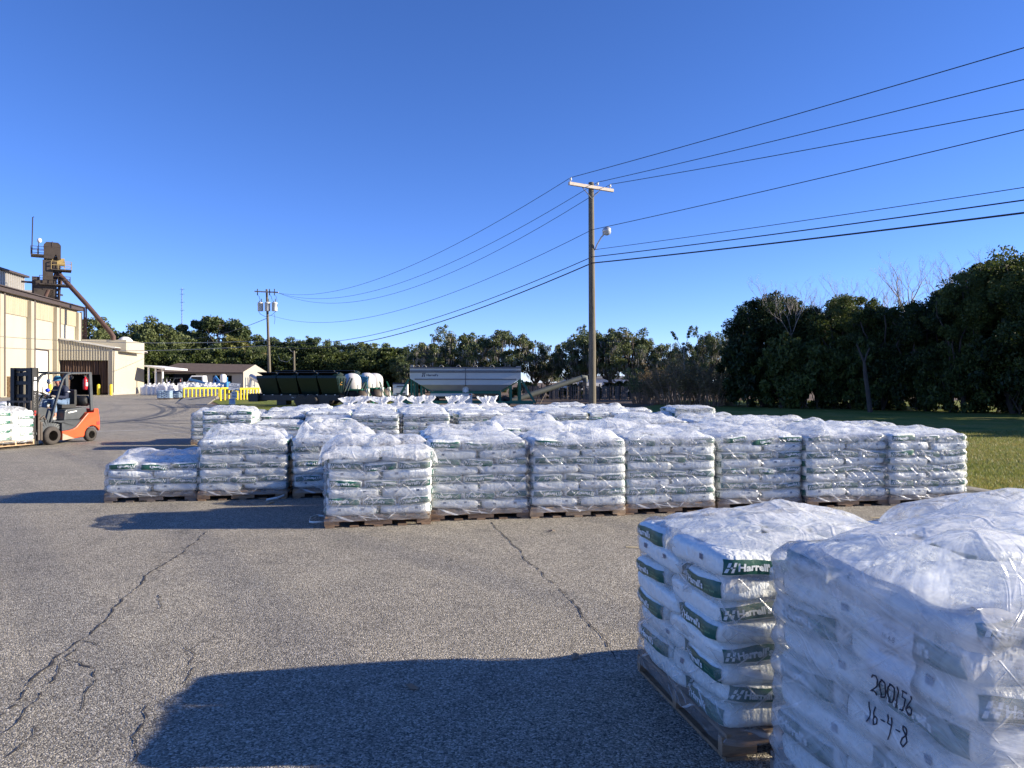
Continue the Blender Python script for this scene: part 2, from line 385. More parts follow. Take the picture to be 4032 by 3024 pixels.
M['leaf_oak'] = leaf_mat('oak_leaf', (.045, .065, .03), (.085, .115, .046), (.16, .18, .065))
M['leaf_far'] = leaf_mat('mixed_leaf', (.05, .078, .034), (.095, .13, .052), (.18, .205, .075), .38)
M['leaf_pine'] = leaf_mat('pine_needle', (.03, .05, .02), (.06, .09, .03), (.11, .13, .05))
M['leaf_rust'] = leaf_mat('autumn_leaf', (.12, .09, .04), (.2, .145, .065), (.3, .22, .09))
M['leaf_olive'] = leaf_mat('olive_leaf', (.07, .08, .025), (.13, .14, .04), (.2, .2, .05))
M['moss'] = leaf_mat('spanish_moss', (.15, .14, .12), (.23, .215, .18), (.32, .29, .25), .3)

# ground materials -------------------------------------------------
def asphalt_mat():
    m, nt, out = newmat('asphalt')
    tc = N(nt, 'ShaderNodeTexCoord'); o = tc.outputs['Object']
    b = N(nt, 'ShaderNodeBsdfPrincipled', Roughness=.92); b.inputs['Specular IOR Level'].default_value = .25
    big = N(nt, 'ShaderNodeTexNoise', Scale=.22, Detail=6, Roughness=.6); L(nt, o, big.inputs['Vector'])
    mid = N(nt, 'ShaderNodeTexNoise', Scale=2.2, Detail=5, Roughness=.65); L(nt, o, mid.inputs['Vector'])
    vo = N(nt, 'ShaderNodeTexVoronoi', Scale=120); L(nt, o, vo.inputs['Vector'])
    fine = N(nt, 'ShaderNodeTexNoise', Scale=85, Detail=3, Roughness=.7); L(nt, o, fine.inputs['Vector'])
    sv = N(nt, 'ShaderNodeSeparateColor'); L(nt, vo.outputs['Color'], sv.inputs[0])
    stone = ramp(nt, sv.outputs[0], [(0, (.095, .085, .074)), (.45, (.262, .244, .206)), (.8, (.41, .38, .32)), (1, (.63, .59, .52))])
    tint = ramp(nt, big.outputs['Fac'], [(.3, (.70, .69, .69)), (.42, (.92, .90, .88)), (.55, (1, .98, .95)), (.72, (1.12, 1.09, 1.03))])
    mx = N(nt, 'ShaderNodeMix', data_type='RGBA', blend_type='MULTIPLY'); mx.inputs[0].default_value = 1
    L(nt, stone.outputs[0], mx.inputs[6]); L(nt, tint.outputs[0], mx.inputs[7])
    t2 = ramp(nt, mid.outputs['Fac'], [(.26, (.62, .62, .63)), (.38, (.9, .9, .9)), (.6, (1.05, 1.04, 1.02))])
    mx2 = N(nt, 'ShaderNodeMix', data_type='RGBA', blend_type='MULTIPLY'); mx2.inputs[0].default_value = 1
    L(nt, mx.outputs[2], mx2.inputs[6]); L(nt, t2.outputs[0], mx2.inputs[7])
    # hairline cracking, only where the surface is worn
    dn = N(nt, 'ShaderNodeTexNoise', Scale=3.5, Detail=4, Roughness=.6); L(nt, o, dn.inputs['Vector'])
    dv = N(nt, 'ShaderNodeVectorMath', operation='MULTIPLY_ADD'); dv.inputs[1].default_value = (.35, .35, 0); L(nt, dn.outputs['Color'], dv.inputs[0]); L(nt, o, dv.inputs[2])
    vc = N(nt, 'ShaderNodeTexVoronoi', Scale=1.15); vc.feature = 'DISTANCE_TO_EDGE'; vc.voronoi_dimensions = '2D'; L(nt, dv.outputs[0], vc.inputs['Vector'])
    cl = N(nt, 'ShaderNodeMapRange'); cl.inputs[1].default_value = .002; cl.inputs[2].default_value = .009; cl.inputs[3].default_value = 1; cl.inputs[4].default_value = 0; L(nt, vc.outputs['Distance'], cl.inputs[0])
    wm = N(nt, 'ShaderNodeTexNoise', Scale=.55, Detail=3); L(nt, o, wm.inputs['Vector'])
    wr = N(nt, 'ShaderNodeMapRange'); wr.inputs[1].default_value = .50; wr.inputs[2].default_value = .62; wr.inputs[4].default_value = .75; L(nt, wm.outputs['Fac'], wr.inputs[0])
    cm = N(nt, 'ShaderNodeMath', operation='MULTIPLY'); L(nt, cl.outputs[0], cm.inputs[0]); L(nt, wr.outputs[0], cm.inputs[1])
    mx3 = N(nt, 'ShaderNodeMix', data_type='RGBA'); mx3.inputs[7].default_value = (.05, .045, .04, 1); L(nt, cm.outputs[0], mx3.inputs[0]); L(nt, mx2.outputs[2], mx3.inputs[6])
    L(nt, mx3.outputs[2], b.inputs['Base Color'])
    h = N(nt, 'ShaderNodeMath', operation='MULTIPLY_ADD'); h.inputs[1].default_value = -.9; L(nt, vo.outputs['Distance'], h.inputs[0]); L(nt, fine.outputs['Fac'], h.inputs[2])
    bp = N(nt, 'ShaderNodeBump', Strength=.85, Distance=.008); L(nt, h.outputs[0], bp.inputs['Height'])
    L(nt, bp.outputs[0], b.inputs['Normal']); L(nt, b.outputs[0], out.inputs[0])
    return m
M['asphalt'] = asphalt_mat()
def soil_mat(name, cols, sc1, sc2, bump=.6, bs=20):
    m, nt, out = newmat(name)
    tc = N(nt, 'ShaderNodeTexCoord'); o = tc.outputs['Object']
    b = N(nt, 'ShaderNodeBsdfPrincipled', Roughness=.95); b.inputs['Specular IOR Level'].default_value = .15
    a = N(nt, 'ShaderNodeTexNoise', Scale=sc1, Detail=6, Roughness=.6); L(nt, o, a.inputs['Vector'])
    c = N(nt, 'ShaderNodeTexNoise', Scale=sc2, Detail=5, Roughness=.7); L(nt, o, c.inputs['Vector'])
    s = N(nt, 'ShaderNodeMath', operation='MULTIPLY_ADD'); s.inputs[1].default_value = .5; L(nt, c.outputs['Fac'], s.inputs[0])
    t = N(nt, 'ShaderNodeMath', operation='MULTIPLY'); t.inputs[1].default_value = .5; L(nt, a.outputs['Fac'], t.inputs[0]); L(nt, t.outputs[0], s.inputs[2])
    r = ramp(nt, s.outputs[0], cols); L(nt, r.outputs[0], b.inputs['Base Color'])
    bn = N(nt, 'ShaderNodeTexNoise', Scale=bs, Detail=4); L(nt, o, bn.inputs['Vector'])
    bp = N(nt, 'ShaderNodeBump', Strength=bump, Distance=.05); L(nt, bn.outputs['Fac'], bp.inputs['Height']); L(nt, bp.outputs[0], b.inputs['Normal'])
    L(nt, b.outputs[0], out.inputs[0])
    return m
M['dirt'] = soil_mat('leaf_strewn_dirt', [(.35, (.05, .038, .028)), (.48, (.13, .095, .068)), (.58, (.23, .165, .12)), (.7, (.10, .10, .045))], .25, 5)
M['lawn'] = soil_mat('lawn', [(.36, (.06, .09, .015)), (.48, (.13, .17, .03)), (.58, (.22, .20, .055)), (.68, (.28, .21, .10))], .5, 9)
M['blade'] = leaf_mat('grass_blade', (.08, .11, .018), (.15, .185, .035), (.32, .26, .09), .4)
M['crack'] = pm('crack_grit', (.045, .04, .037), .95, var=.3, scale=20)  # the cracks' own dark colour
M['tyremark'] = pm('tyre_mark_rubber', (.10, .10, .098), .9, var=.25, scale=1.5)
M['line_paint'] = pm('worn_yellow_line', (.40, .33, .2), .8, var=.3, scale=6)
M['white_worn'] = pm('worn_white_line', (.36, .35, .33), .8, var=.35, scale=3)
# ================================================================== BAG LOADS
BA, BB, BC = .293, .195, .0605
PE, QE = 6.5, 4.6
def bag_g(d):
    x, y, z = abs(d[0])/BA, abs(d[1])/BB, abs(d[2])/BC
    return ((x**PE+y**PE)**(QE/PE)+z**QE)**(1/QE)
def bag_disp(p, seed):
    q = Vector((p[0]*5+seed*7.3, p[1]*6+seed*3.1, p[2]*9))
    a = noise.noise_vector(q)*.011
    q2 = Vector((p[0]*22+seed, p[1]*26, p[2]*14))
    return a+noise.noise_vector(q2)*.0035
def bag_mesh(seed, hi=False, low=False, mode=None):
    nx, ny, nz = (18, 13, 8) if hi else ((8, 6, 4) if low else (12, 9, 6))
    mb = MB(); idx = {}; vs = []; fs = []
    def vid(i, j, k):
        if (i, j, k) in idx: return idx[(i, j, k)]
        d = Vector(((2*i/nx-1)*BA, (2*j/ny-1)*BB, (2*k/nz-1)*BC))
        p = d/bag_g(d); p = p+bag_disp(p, seed)
        idx[(i, j, k)] = len(vs); vs.append(p); return idx[(i, j, k)]
    for i in range(nx):
        for j in range(ny):
            fs.append((vid(i, j, 0), vid(i, j+1, 0), vid(i+1, j+1, 0), vid(i+1, j, 0)))
            fs.append((vid(i, j, nz), vid(i+1, j, nz), vid(i+1, j+1, nz), vid(i, j+1, nz)))
    for i in range(nx):
        for k in range(nz):
            fs.append((vid(i, 0, k), vid(i+1, 0, k), vid(i+1, 0, k+1), vid(i, 0, k+1)))
            fs.append((vid(i, ny, k), vid(i, ny, k+1), vid(i+1, ny, k+1), vid(i+1, ny, k)))
    for j in range(ny):
        for k in range(nz):
            fs.append((vid(0, j, k), vid(0, j, k+1), vid(0, j+1, k+1), vid(0, j+1, k)))
            fs.append((vid(nx, j, k), vid(nx, j+1, k), vid(nx, j+1, k+1), vid(nx, j, k+1)))
    mb.add(vs, fs, 0, None, True)
    rnd = random.Random(seed)
    def endp(side, l, t, off, flip):
        # l: left-right seen from outside, t: up
        if flip: l, t = -l, -t
        y = l*side; z = t
        b = (1-abs(z/BC)**QE)
        v = b**(PE/QE)-abs(y/BB)**PE
        x = BA*max(v, .02)**(1/PE)*side
        p = Vector((x, y, z)); p = p+bag_disp(p, seed)
        nrm = Vector((side*1.0, y*abs(y/BB)**3*8, z*2)).normalized()
        return p+nrm*off
    for side in (1, -1):
        flip = rnd.random() < .42
        if mode is not None: flip = mode
        lw, lh = .166, .033
        nl, nt_ = (16, 5) if not low else (6, 2)
        g = []
        for a in range(nl+1):
            for c in range(nt_+1):
                g.append(endp(side, -lw+2*lw*a/nl, -lh+2*lh*c/nt_, .004, flip))
        q = []
        for a in range(nl):
            for c in range(nt_):
                f = (a*(nt_+1)+c, (a+1)*(nt_+1)+c, (a+1)*(nt_+1)+c+1, a*(nt_+1)+c+1)
                q.append(f)
        mb.add(g, q, 1, None, True)
        if low: continue
        def T(body, l0, h, mi, t0, bold=0, wd=None):
            tv, tf, w, hh = text_geo(body, bold)
            sy = h/hh; sx = wd/w if wd else sy
            mb.add([endp(side, l0+x*sx, t0+y*sy, .0075, flip) for x, y in tv], tf, mi)
            return w*sx
        T("Harrell's", -.108, .036, 2, -.017, .04, .160)
        T("Growing a", .066, .0095, 3, .003, 0); T("Better World", .066, .0095, 3, -.013, 0)
        # emblem: two slanted broken bars joined by a dot
        for x0 in (-.155, -.131):
            for (ta, tb) in ((.003, .021), (-.021, -.003)):
                sl = .32
                pts = [(x0+ta*sl, ta), (x0+.0115+ta*sl, ta), (x0+.0115+tb*sl, tb), (x0+tb*sl, tb)]
                mb.add([endp(side, a, b, .0075, flip) for a, b in pts], [(0, 1, 2, 3)], 2)
        mb.add([endp(side, -.1365+.0045*math.cos(k*math.pi/3), .0045*math.sin(k*math.pi/3), .008, flip) for k in range(6)], [tuple(range(6))], 2)
    # small printed squares on the long sides
    for side in (1, -1):
        for x0 in (-.12, .13):
            if rnd.random() < .35: continue
            pts = []
            for (a, c) in ((-.016, -.010), (.016, -.010), (.016, .014), (-.016, .014)):
                x, z = x0+a*side*-1, c+.012
                b = (1-abs(z/BC)**QE); v = b**(PE/QE)-abs(x/BA)**PE
                p = Vector((x, BB*max(v, .02)**(1/PE)*side, z)); p = p+bag_disp(p, seed)+Vector((0, side*.005, .001))
                pts.append(p)
            mb.add(pts, [(0, 1, 2, 3)], 4)
    return mb
BAGM = [M['bag'], M['label'], M['ltext'], M['subt'], M['mark']]
bag_hi = [bag_mesh(s, True).mesh('bag', BAGM) for s in range(1, 7)]
bag_up = [bag_mesh(s, True, mode=False).mesh('bag', BAGM) for s in range(11, 17)]
bag_dn = [bag_mesh(s, True, mode=True).mesh('bag', BAGM) for s in range(71, 77)]
bag_md_mb = [bag_mesh(s+20) for s in range(6)]
bag_md = [b.mesh('bag', BAGM) for b in bag_md_mb]
bag_lo_mb = [bag_mesh(s+40, low=True) for s in range(4)]

W, D, LH, PH = 1.15, .99, .098, .13
def layer(kind):
    out = [(-.385, -.2, math.pi/2), (0, -.2, math.pi/2), (.385, -.2, math.pi/2), (-.29, .3, 0), (.29, .3, 0)]
    if kind: out = [(-x, -y, r+math.pi) for x, y, r in out]
    return out
def bag_places(n, rnd, loose=1.0):
    res = []
    sx = sy = 0
    dx, dy = rnd.uniform(-.004, .004), rnd.uniform(-.003, .003)
    for k in range(n):
        # the stack wanders a little as the layers climb
        sx = max(-.03, min(.03, sx+dx+rnd.uniform(-.010, .010)*loose)); sy = max(-.02, min(.02, sy+dy+rnd.uniform(-.007, .007)*loose))
        for i, (x, y, r) in enumerate(layer((k+1) % 2)):
            sag = -.012*loose if abs(x) < .1 else 0
            z = PH+LH*(k+.5)+rnd.uniform(-.007, .007)*loose+sag*(k/max(n, 1)+.3)
            if rnd.random() < .5: r += math.pi
            res.append((k, Vector((x+sx+rnd.uniform(-.008, .008), y+sy+rnd.uniform(-.008, .014), z)),
                        (rnd.uniform(-.075, .075)*loose, rnd.uniform(-.035, .035)*loose, r+rnd.uniform(-.035, .035)*loose)))
    return res
def merged_bags(n, seed, src, mats):
    rnd = random.Random(seed); mb = MB()
    from mathutils import Euler
    for k, p, e in bag_places(n, rnd):
        mm = Matrix.Translation(p) @ Euler(e).to_matrix().to_4x4()
        s = rnd.choice(src)
        b = len(mb.v)
        mb.v += [tuple(mm @ Vector(q)) for q in s.v]; mb.f += [tuple(b+i for i in f) for f in s.f]; mb.m += s.m; mb.s += s.s
    return mb.mesh('bag_stack', mats)

def pallet_mb():
    mb = MB(); rnd = random.Random(5)
    for y in (-D/2+.025, 0, D/2-.025):
        mb.box((0, y, .085), (W+.02, .038, .044))
        for x, w in ((-W/2+.07, .16), (0, .30), (W/2-.07, .16)):
            mb.box((x, y, .0415), (w, .0375, .043))
    for i in range(7):
        x = -W/2+.05+i*(W-.1)/6
        mb.box((x+rnd.uniform(-.006, .006), 0, .117), (.098, D+.02, .017))
    for i in range(5):
        x = -W/2+.05+i*(W-.1)/4
        mb.box((x, 0, .0105), (.098, D+.01, .017))
    return mb
PAL = [pallet_mb().mesh('wooden_pallet', M[k]) for k in ('wood', 'wood_new', 'wood_old')]

def rr_point(a, hx, hy, rad):
    """point + outward normal on a rounded rectangle at perimeter fraction a (0 at front-left corner, running along the front)"""
    lx, ly = 2*(hx-rad), 2*(hy-rad); q = math.pi/2*rad
    per = 2*lx+2*ly+4*q; s = (a % 1)*per
    segs = [(lx, 's', (-hx+rad, -hy), (1, 0), (0, -1)), (q, 'c', (hx-rad, -hy+rad), -90, None), (ly, 's', (hx, -hy+rad), (0, 1), (1, 0)), (q, 'c', (hx-rad, hy-rad), 0, None),
            (lx, 's', (hx-rad, hy), (-1, 0), (0, 1)), (q, 'c', (-hx+rad, hy-rad), 90, None), (ly, 's', (-hx, hy-rad), (0, -1), (-1, 0)), (q, 'c', (-hx+rad, -hy+rad), 180, None)]
    for ln, t, p, d, nn in segs:
        if s <= ln or (t == 'c' and p == (-hx+rad, -hy+rad) and d == 180):
            if t == 's': return (p[0]+d[0]*s, p[1]+d[1]*s), nn
            th = R(d)+s/rad
            c, sn = math.cos(th), math.sin(th)
            return (p[0]+rad*c, p[1]+rad*sn), (c, sn)
        s -= ln
def fbm(p, o=3): return noise.fractal(Vector(p), .9, 2.1, o)

def film_off(a_xy, z, n, seed, amp=1.0):
    x, y = a_xy
    ph = (z-PH)/LH
    o = 0
    if z > PH-.02: o += .011*math.cos(2*math.pi*(ph-.5))*(.65+.6*noise.noise(Vector((x*4+seed, y*4, z*5))))
    o += .010*noise.noise(Vector((x*5+seed*3, y*5, z*9)))
    q = (x-y)*6+z*14
    o += .0075*noise.noise(Vector((q, x*1.5+seed, z*30)))+.0055*noise.noise(Vector((x*20, y*20+seed, z*26)))
    return o*amp
def film_pt(a, z, n, seed, z0=.072, rin=0):
    top = PH+n*LH
    (x, y), nn = rr_point(a, W/2+.020, D/2+.020, .075)
    o = film_off((x, y), z, n, seed)
    t = min(1, max(0, (z-PH)/(top-PH)))
    lean = -.012*t
    return Vector((x+nn[0]*(o+lean-rin), y+nn[1]*(o+lean-rin), z)), Vector((nn[0], nn[1], 0))
def film_mesh(n, seed, na=96, per=4, z0=.072):
    top = PH+n*LH+.0
    rows = [z0+(top-.03-z0)*i/(n*per+4) for i in range(n*per+5)]
    vs = []; fs = []; na_ = na
    ring = [(z, 0) for z in rows]+[(top-.008, .014), (top+.006, .04), (top+.012, .09)]
    for z, rin in ring:
        for k in range(na_):
            a = k/na_
            zz = z
            if z == z0: zz += .012*noise.noise(Vector((a*30, seed, 0)))
            if rin: zz += .018*noise.noise(Vector((a*18, seed, rin*20)))
            vs.append(film_pt(a, zz, n, seed, z0, rin)[0])
    for i in range(len(ring)-1):
        for k in range(na_):
            k2 = (k+1) % na_
            fs.append((i*na_+k, i*na_+k2, (i+1)*na_+k2, (i+1)*na_+k))
    mb = MB(); mb.add(vs, fs, 0, None, True)
    return mb

def plin(x, y, seed):
    """piecewise-linear noise: flat facets meeting in sharp creases, like crumpled sheet plastic"""
    wx = noise.noise(Vector((x*.6+seed, y*.6, 3.3)))*.8; wy = noise.noise(Vector((x*.6, y*.6+seed, 9.1)))*.8
    x += wx; y += wy
    sk = (x+y)*.3660254; i = math.floor(x+sk); j = math.floor(y+sk)
    t = (i+j)*.2113249; fx = x-(i-t); fy = y-(j-t)
    fx, fy = fx+(fx+fy)*.3660254, fy+(fx+fy)*.3660254
    def hv(a, b): return math.sin(a*127.1+b*311.7+seed*74.7)*43758.5453 % 1
    a0 = hv(i, j); a2 = hv(i+1, j+1)
    if fx >= fy: a1 = hv(i+1, j); return a0+(a1-a0)*fx+(a2-a1)*fy
    a1 = hv(i, j+1); return a0+(a1-a0)*fy+(a2-a1)*fx
def cover_mesh(n, seed, style='puff', res=44, drop=.05, amp=.07, tilt=(0, 0)):
    """cap sheet: crumpled billows on top, its edge tucked inside the stretch film (or flared over it)"""
    top = PH+n*LH+.006
    flare = style == 'flare'
    hx, hy = W/2+(.004 if not flare else .02), D/2+(.004 if not flare else .02)
    ext = drop; vs = []; fs = []; m = res
    for i in range(m+1):
        for j in range(m+1):
            s = -1+2*i/m; t = -1+2*j/m
            X = s*(hx+ext); Y = t*(hy+ext)
            cx = max(-hx, min(hx, X)); cy = max(-hy, min(hy, Y))
            ox, oy = X-cx, Y-cy
            over = math.hypot(ox, oy)
            ex = max(0, abs(cx)/hx-.62)/.38; ey = max(0, abs(cy)/hy-.62)/.38
            e = min(1, ex**2.4+ey**2.4)
            sh = -.055*(ex**2.2+ey**2.2) if not flare else -.02*(ex**2+ey**2)
            edge = (1-e) if not flare else (1-.55*e)
            big = noise.noise(Vector((cx*1.3+seed*5.7, cy*1.5+seed*2.3, seed)))
            f1 = plin(cx*3.0+seed*1.7, cy*3.6, seed); f2 = plin(cx*7.5, cy*8+seed, seed+3); f3 = plin(cx*17, cy*17, seed+5)
            bil = amp*(.28+.65*big+1.15*(f1-.3)) if style != 'soft' else amp*(.5+1.0*big+.35*(f1-.3))
            z = top+sh+max(-.012, bil)*edge+amp*(.36 if style != 'soft' else .12)*(f2-.5)*(.25+edge*.75)+.005*(f3-.5)+.03*edge+tilt[0]*cx+tilt[1]*cy
            if over > 0:
                nx = ox/over; ny = oy/over
                per = cx-cy
                pl = (plin(cx*9, cy*9+over*3, seed+8)-.5)
                if flare:
                    outw = over*.35+.018+.03*pl; z -= over*(.85+.5*pl)
                else:
                    outw = .002; z -= over*1.0
                cx += nx*outw; cy += ny*outw
            vs.append(Vector((cx, cy, z)))
    for i in range(m):
        for j in range(m):
            a = i*(m+1)+j
            fs.append((a, a+m+1, a+m+2, a+1))
    mb = MB(); mb.add(vs, fs, 0, None, True)
    return mb
def tuft_mesh(seed, base_z):
    """loose bag mouth gathered to a neck and flaring open again"""
    mb = MB(); vs = []; fs = []
    prof = [(.46, -.02), (.34, .03), (.21, .085), (.125, .14), (.115, .175), (.17, .225), (.235, .285), (.27, .335), (.285, .37)]
    n = 40
    for ri, (r, z) in enumerate(prof):
        for k in range(n):
            th = 2*math.pi*k/n
            pl = 1+.16*math.sin(th*7+seed)*(.4+.6*min(1, ri/4))+.35*noise.noise(Vector((math.cos(th)*1.6+seed*3, math.sin(th)*1.6, ri*.35)))*(1 if ri > 1 else .3)
            ell = 1.0+.22*math.cos(2*th+seed)
            lean = max(0, z-.12)*.35
            zz = z*(1+.18*noise.noise(Vector((math.cos(th)*1.3, math.sin(th)*1.3+seed*2, 5)))*(ri > 4))+(.03*noise.noise(Vector((th*2.2, seed, ri))) if ri > 5 else 0)
            vs.append(Vector((r*pl*ell*math.cos(th)*(1.15 if ri < 3 else 1)+lean*math.cos(seed*2.1), r*pl*math.sin(th)*.8+lean*math.sin(seed*2.1), base_z+zz)))
    for i in range(len(prof)-1):
        for k in range(n):
            k2 = (k+1) % n; fs.append((i*n+k, i*n+k2, (i+1)*n+k2, (i+1)*n+k))
    mb.add(vs, fs, 0, None, True)
    return mb

_cache = {}
def get(key, fn):
    if key not in _cache: _cache[key] = fn()
    return _cache[key]
loads = []
def make_load(loc, rz, n, seed, label, group, bags='md', style='puff', amp=.07, wood=0, scale=(1, 1, 1), shared=True, film='film', fres=96, cres=52, pallet=True, drop=.05, tilt=(0, 0), tuft=False):
    t = thing('pallet_load', label, 'pallet load', loc, rz, group)
    t.scale = scale
    inst('wooden_pallet', PAL[wood], t)
    rnd = random.Random(seed)
    if bags == 'merged':
        v = seed % 3
        inst('bag_stack', get(('mg', n, v), lambda: merged_bags(n, v+5, bag_lo_mb, BAGM)), t)
    else:
        src = {'hi': bag_hi, 'up': bag_up, 'dn': bag_dn}.get(bags, bag_md)
        for k, p, e in bag_places(n, rnd):
            inst('bag', rnd.choice(src), t, p, e)
    v = seed % 4 if shared else seed
    inst('stretch_film', get(('film', n, v, film, fres), lambda: film_mesh(n, v, fres).mesh('stretch_film', M[film])), t)
    inst('plastic_cover', get(('cov', n, v, style, amp, cres, drop, tilt), lambda: cover_mesh(n, v+1, style, cres, drop, amp, tilt).mesh('plastic_cover', M['cover'])), t)
    if tuft:
        inst('gathered_plastic', get(('tuft', n, seed % 5), lambda: tuft_mesh(seed % 5, PH+n*LH).mesh('gathered_plastic', M['tuft'])), t)
    loads.append(t)
    return t
def ctr(u, v): return S(u+W/2, v+D/2)
ORD = ['first', 'second', 'third', 'fourth', 'fifth', 'sixth', 'seventh', 'eighth', 'ninth', 'tenth', 'eleventh', 'twelfth', 'thirteenth', 'fourteenth']

# ---- front row, facing the camera (pallets numbered from the left in the photo)
g1 = 'bag pallets in the front row across the middle'
front = [  # u, v, layers, style, amp, wood, label
    (0.00, .00, 7, 'flare', .13, 0, 'pallet of white bags with wide flared plastic cap, leftmost of the long front row'),
    (1.19, .18, 8, 'puff', .07, 0, 'second pallet of white bags from the left in the long front row, rounded cap'),
    (2.36, .14, 8, 'puff', .12, 1, 'bag pallet with high crumpled cap and pale pallet wood, third in the front row'),
    (3.53, .18, 8, 'puff', .07, 0, 'bag pallet with slanting green labels, fourth from the left in the front row'),
    (4.78, .30, 8, 'puff', .06, 2, 'bag pallet with dark gap on its left, fifth from the left in the front row'),
    (5.98, .22, 8, 'puff', .09, 0, 'tightly wrapped bag pallet, second from the grass end of the front row'),
    (7.12, .18, 8, 'puff', .05, 2, 'tightly wrapped bag pallet beside the kerb at the right end of the front row')]
for i, (u, v, n, st, amp, wd, lb) in enumerate(front):
    make_load(ctr(u, v), ANG+R([1.5, 0, -1, 0, 1, -.5, 0][i]), n, 101+i, lb, g1, ['up', 'up', 'dn', 'up', 'dn', 'hi', 'up'][i], st, amp, wd, shared=False, fres=130, cres=72, scale=(1, 1, 1.0), drop=.09 if st == 'flare' else .05)
gl = 'three bag pallets at the left end'
make_load(ctr(-2.96, 2.27), ANG-R(1), 4, 111, 'low four-layer bag pallet with blue shaded cap at the far left of the yard', gl, 'dn', 'puff', .12, 2, shared=False, fres=120, cres=60)
make_load(ctr(-1.79, 2.22), ANG, 7, 112, 'tall bag pallet under a big crumpled cap beside the low pallet', gl, 'dn', 'puff', .17, 0, shared=False, fres=120, cres=60)
make_load(ctr(-.56, 2.22), ANG+R(1), 7, 113, 'bag pallet with a brown stained billowing cap half hidden behind the front row', gl, 'dn', 'puff', .22, 0, shared=False, fres=120, cres=60)
# ---- rows behind the front row
def row(v, us, ns, phrase, group, bags, seed, tuft=False, amp=(.04, .10), first=0):
    rnd = random.Random(seed)
    for i, u in enumerate(us):
        n = ns[i % len(ns)]
        lb = '%s bag pallet from the left in the %s' % (ORD[i+first], phrase)
        make_load(ctr(u+rnd.uniform(-.04, .04), v+rnd.uniform(-.06, .06)), ANG+R(rnd.uniform(-2.5, 2.5)), n, seed*20+i, lb, group, bags, 'puff', round(rnd.choice([amp[0], (amp[0]+amp[1])/2, amp[1]]), 3), rnd.choice([0, 0, 2, 1]), tuft=tuft)
row(1.32, [1.19, 2.36, 3.53, 4.78, 5.98, 7.12], [8, 7, 8, 8, 8, 8], 'row just behind the front row', 'second row of bag pallets', 'merged', 3, amp=(.05, .13))
row(2.55, [2.36, 3.53, 4.78, 5.98, 7.12], [8, 8, 7, 8, 7], 'third row from the camera', 'third row of bag pallets', 'merged', 4, amp=(.05, .11))
row(3.85, [2.5, 3.66, 4.86, 6.02, 7.15], [8, 7, 8, 8, 8], 'fourth row before the open gap', 'fourth row of bag pallets', 'merged', 5, amp=(.05, .11))
# ---- big block further back
cols = [-2.28, -1.08, .02, 1.24, 2.6, 3.75, 4.9, 6.05, 7.2, 8.4]
make_load(ctr(-3.42, 10.2), ANG-R(2), 8, 201, 'tall bag pallet with square shoulders at the left front of the rear block', 'front row of the rear block', 'md', 'puff', .08, 0, shared=False)
make_load(ctr(-4.05, 11.7), ANG+R(1), 7, 202, 'bag pallet peeking out left behind the tall square-shouldered pallet', 'second row of the rear block', 'md', 'puff', .09, 1, shared=False)
row(10.15, cols, [5, 6, 7, 7, 7, 6, 7, 7, 6, 8], 'front row of the rear block', 'front row of the rear block', 'md', 7, first=1)
row(11.45, [c-.1 for c in cols[:-1]], [6, 7, 6, 7, 6, 7, 7, 6, 7], 'second row of the rear block', 'second row of the rear block', 'merged', 8, first=1)
row(12.75, [-3.4]+[c-.05 for c in cols[:-1]], [6, 7, 6, 6, 7, 7], 'third row of the rear block', 'third row of the rear block', 'merged', 9)
row(14.05, [-2.3, -1.1, .05, 1.25, 2.5, 3.7, 4.9, 6.05, 7.2], [7, 6, 7, 6], 'fourth row of the rear block', 'fourth row of the rear block', 'merged', 10)
row(15.4, [-1.9, -.7, .4, 1.6, 2.8, 4.0, 5.2, 6.4], [7, 6, 6, 7], 'fifth row of the rear block', 'fifth row of the rear block', 'merged', 11)
row(17.0, [-.9, .3, 1.45, 2.65, 3.85], [6], 'row with gathered plastic tufts', 'bag pallets with gathered plastic tufts', 'merged', 12, tuft=True)
row(18.6, [-.45, .85, 2.0, 3.2, 4.4], [6], 'rearmost row with gathered plastic tufts', 'bag pallets with gathered plastic tufts', 'merged', 13, tuft=True)

# ---- the three pallets right in front of the camera
cA = Vector((.885, 3.10, 0)); exA = Vector((.9816, .191, 0)); eyA = Vector((-.206, .9785, 0)); angA = math.atan2(.2, .98)
def near_ctr(c): return c+exA*(W/2+.02)+eyA*(D/2+.02)
gn = 'wrapped bag pallets close to the camera'
tA = make_load(near_ctr(cA), angA, 8, 301, 'near pallet of white bags with clear green corner labels on old wood', gn, 'up', 'puff', .08, 0, shared=False, film='film', fres=200, cres=90, scale=(1, 1, .935))
cB = Vector((1.215, 1.95, 0))
tB = make_load(near_ctr(cB), angA, 8, 302, 'nearest pallet, hazily wrapped and marked with handwritten black numbers', gn, 'hi', 'soft', .14, 2, shared=False, film='film_thick', fres=240, cres=100, scale=(1, 1, 1.06))
tC = make_load(near_ctr(cA+exA*1.28-eyA*.10), angA+R(2), 7, 303, 'pallet with smooth billowing white cap behind the nearest one at the right edge', gn, 'hi', 'soft', .12, 0, shared=False, film='film', fres=150, cres=80)
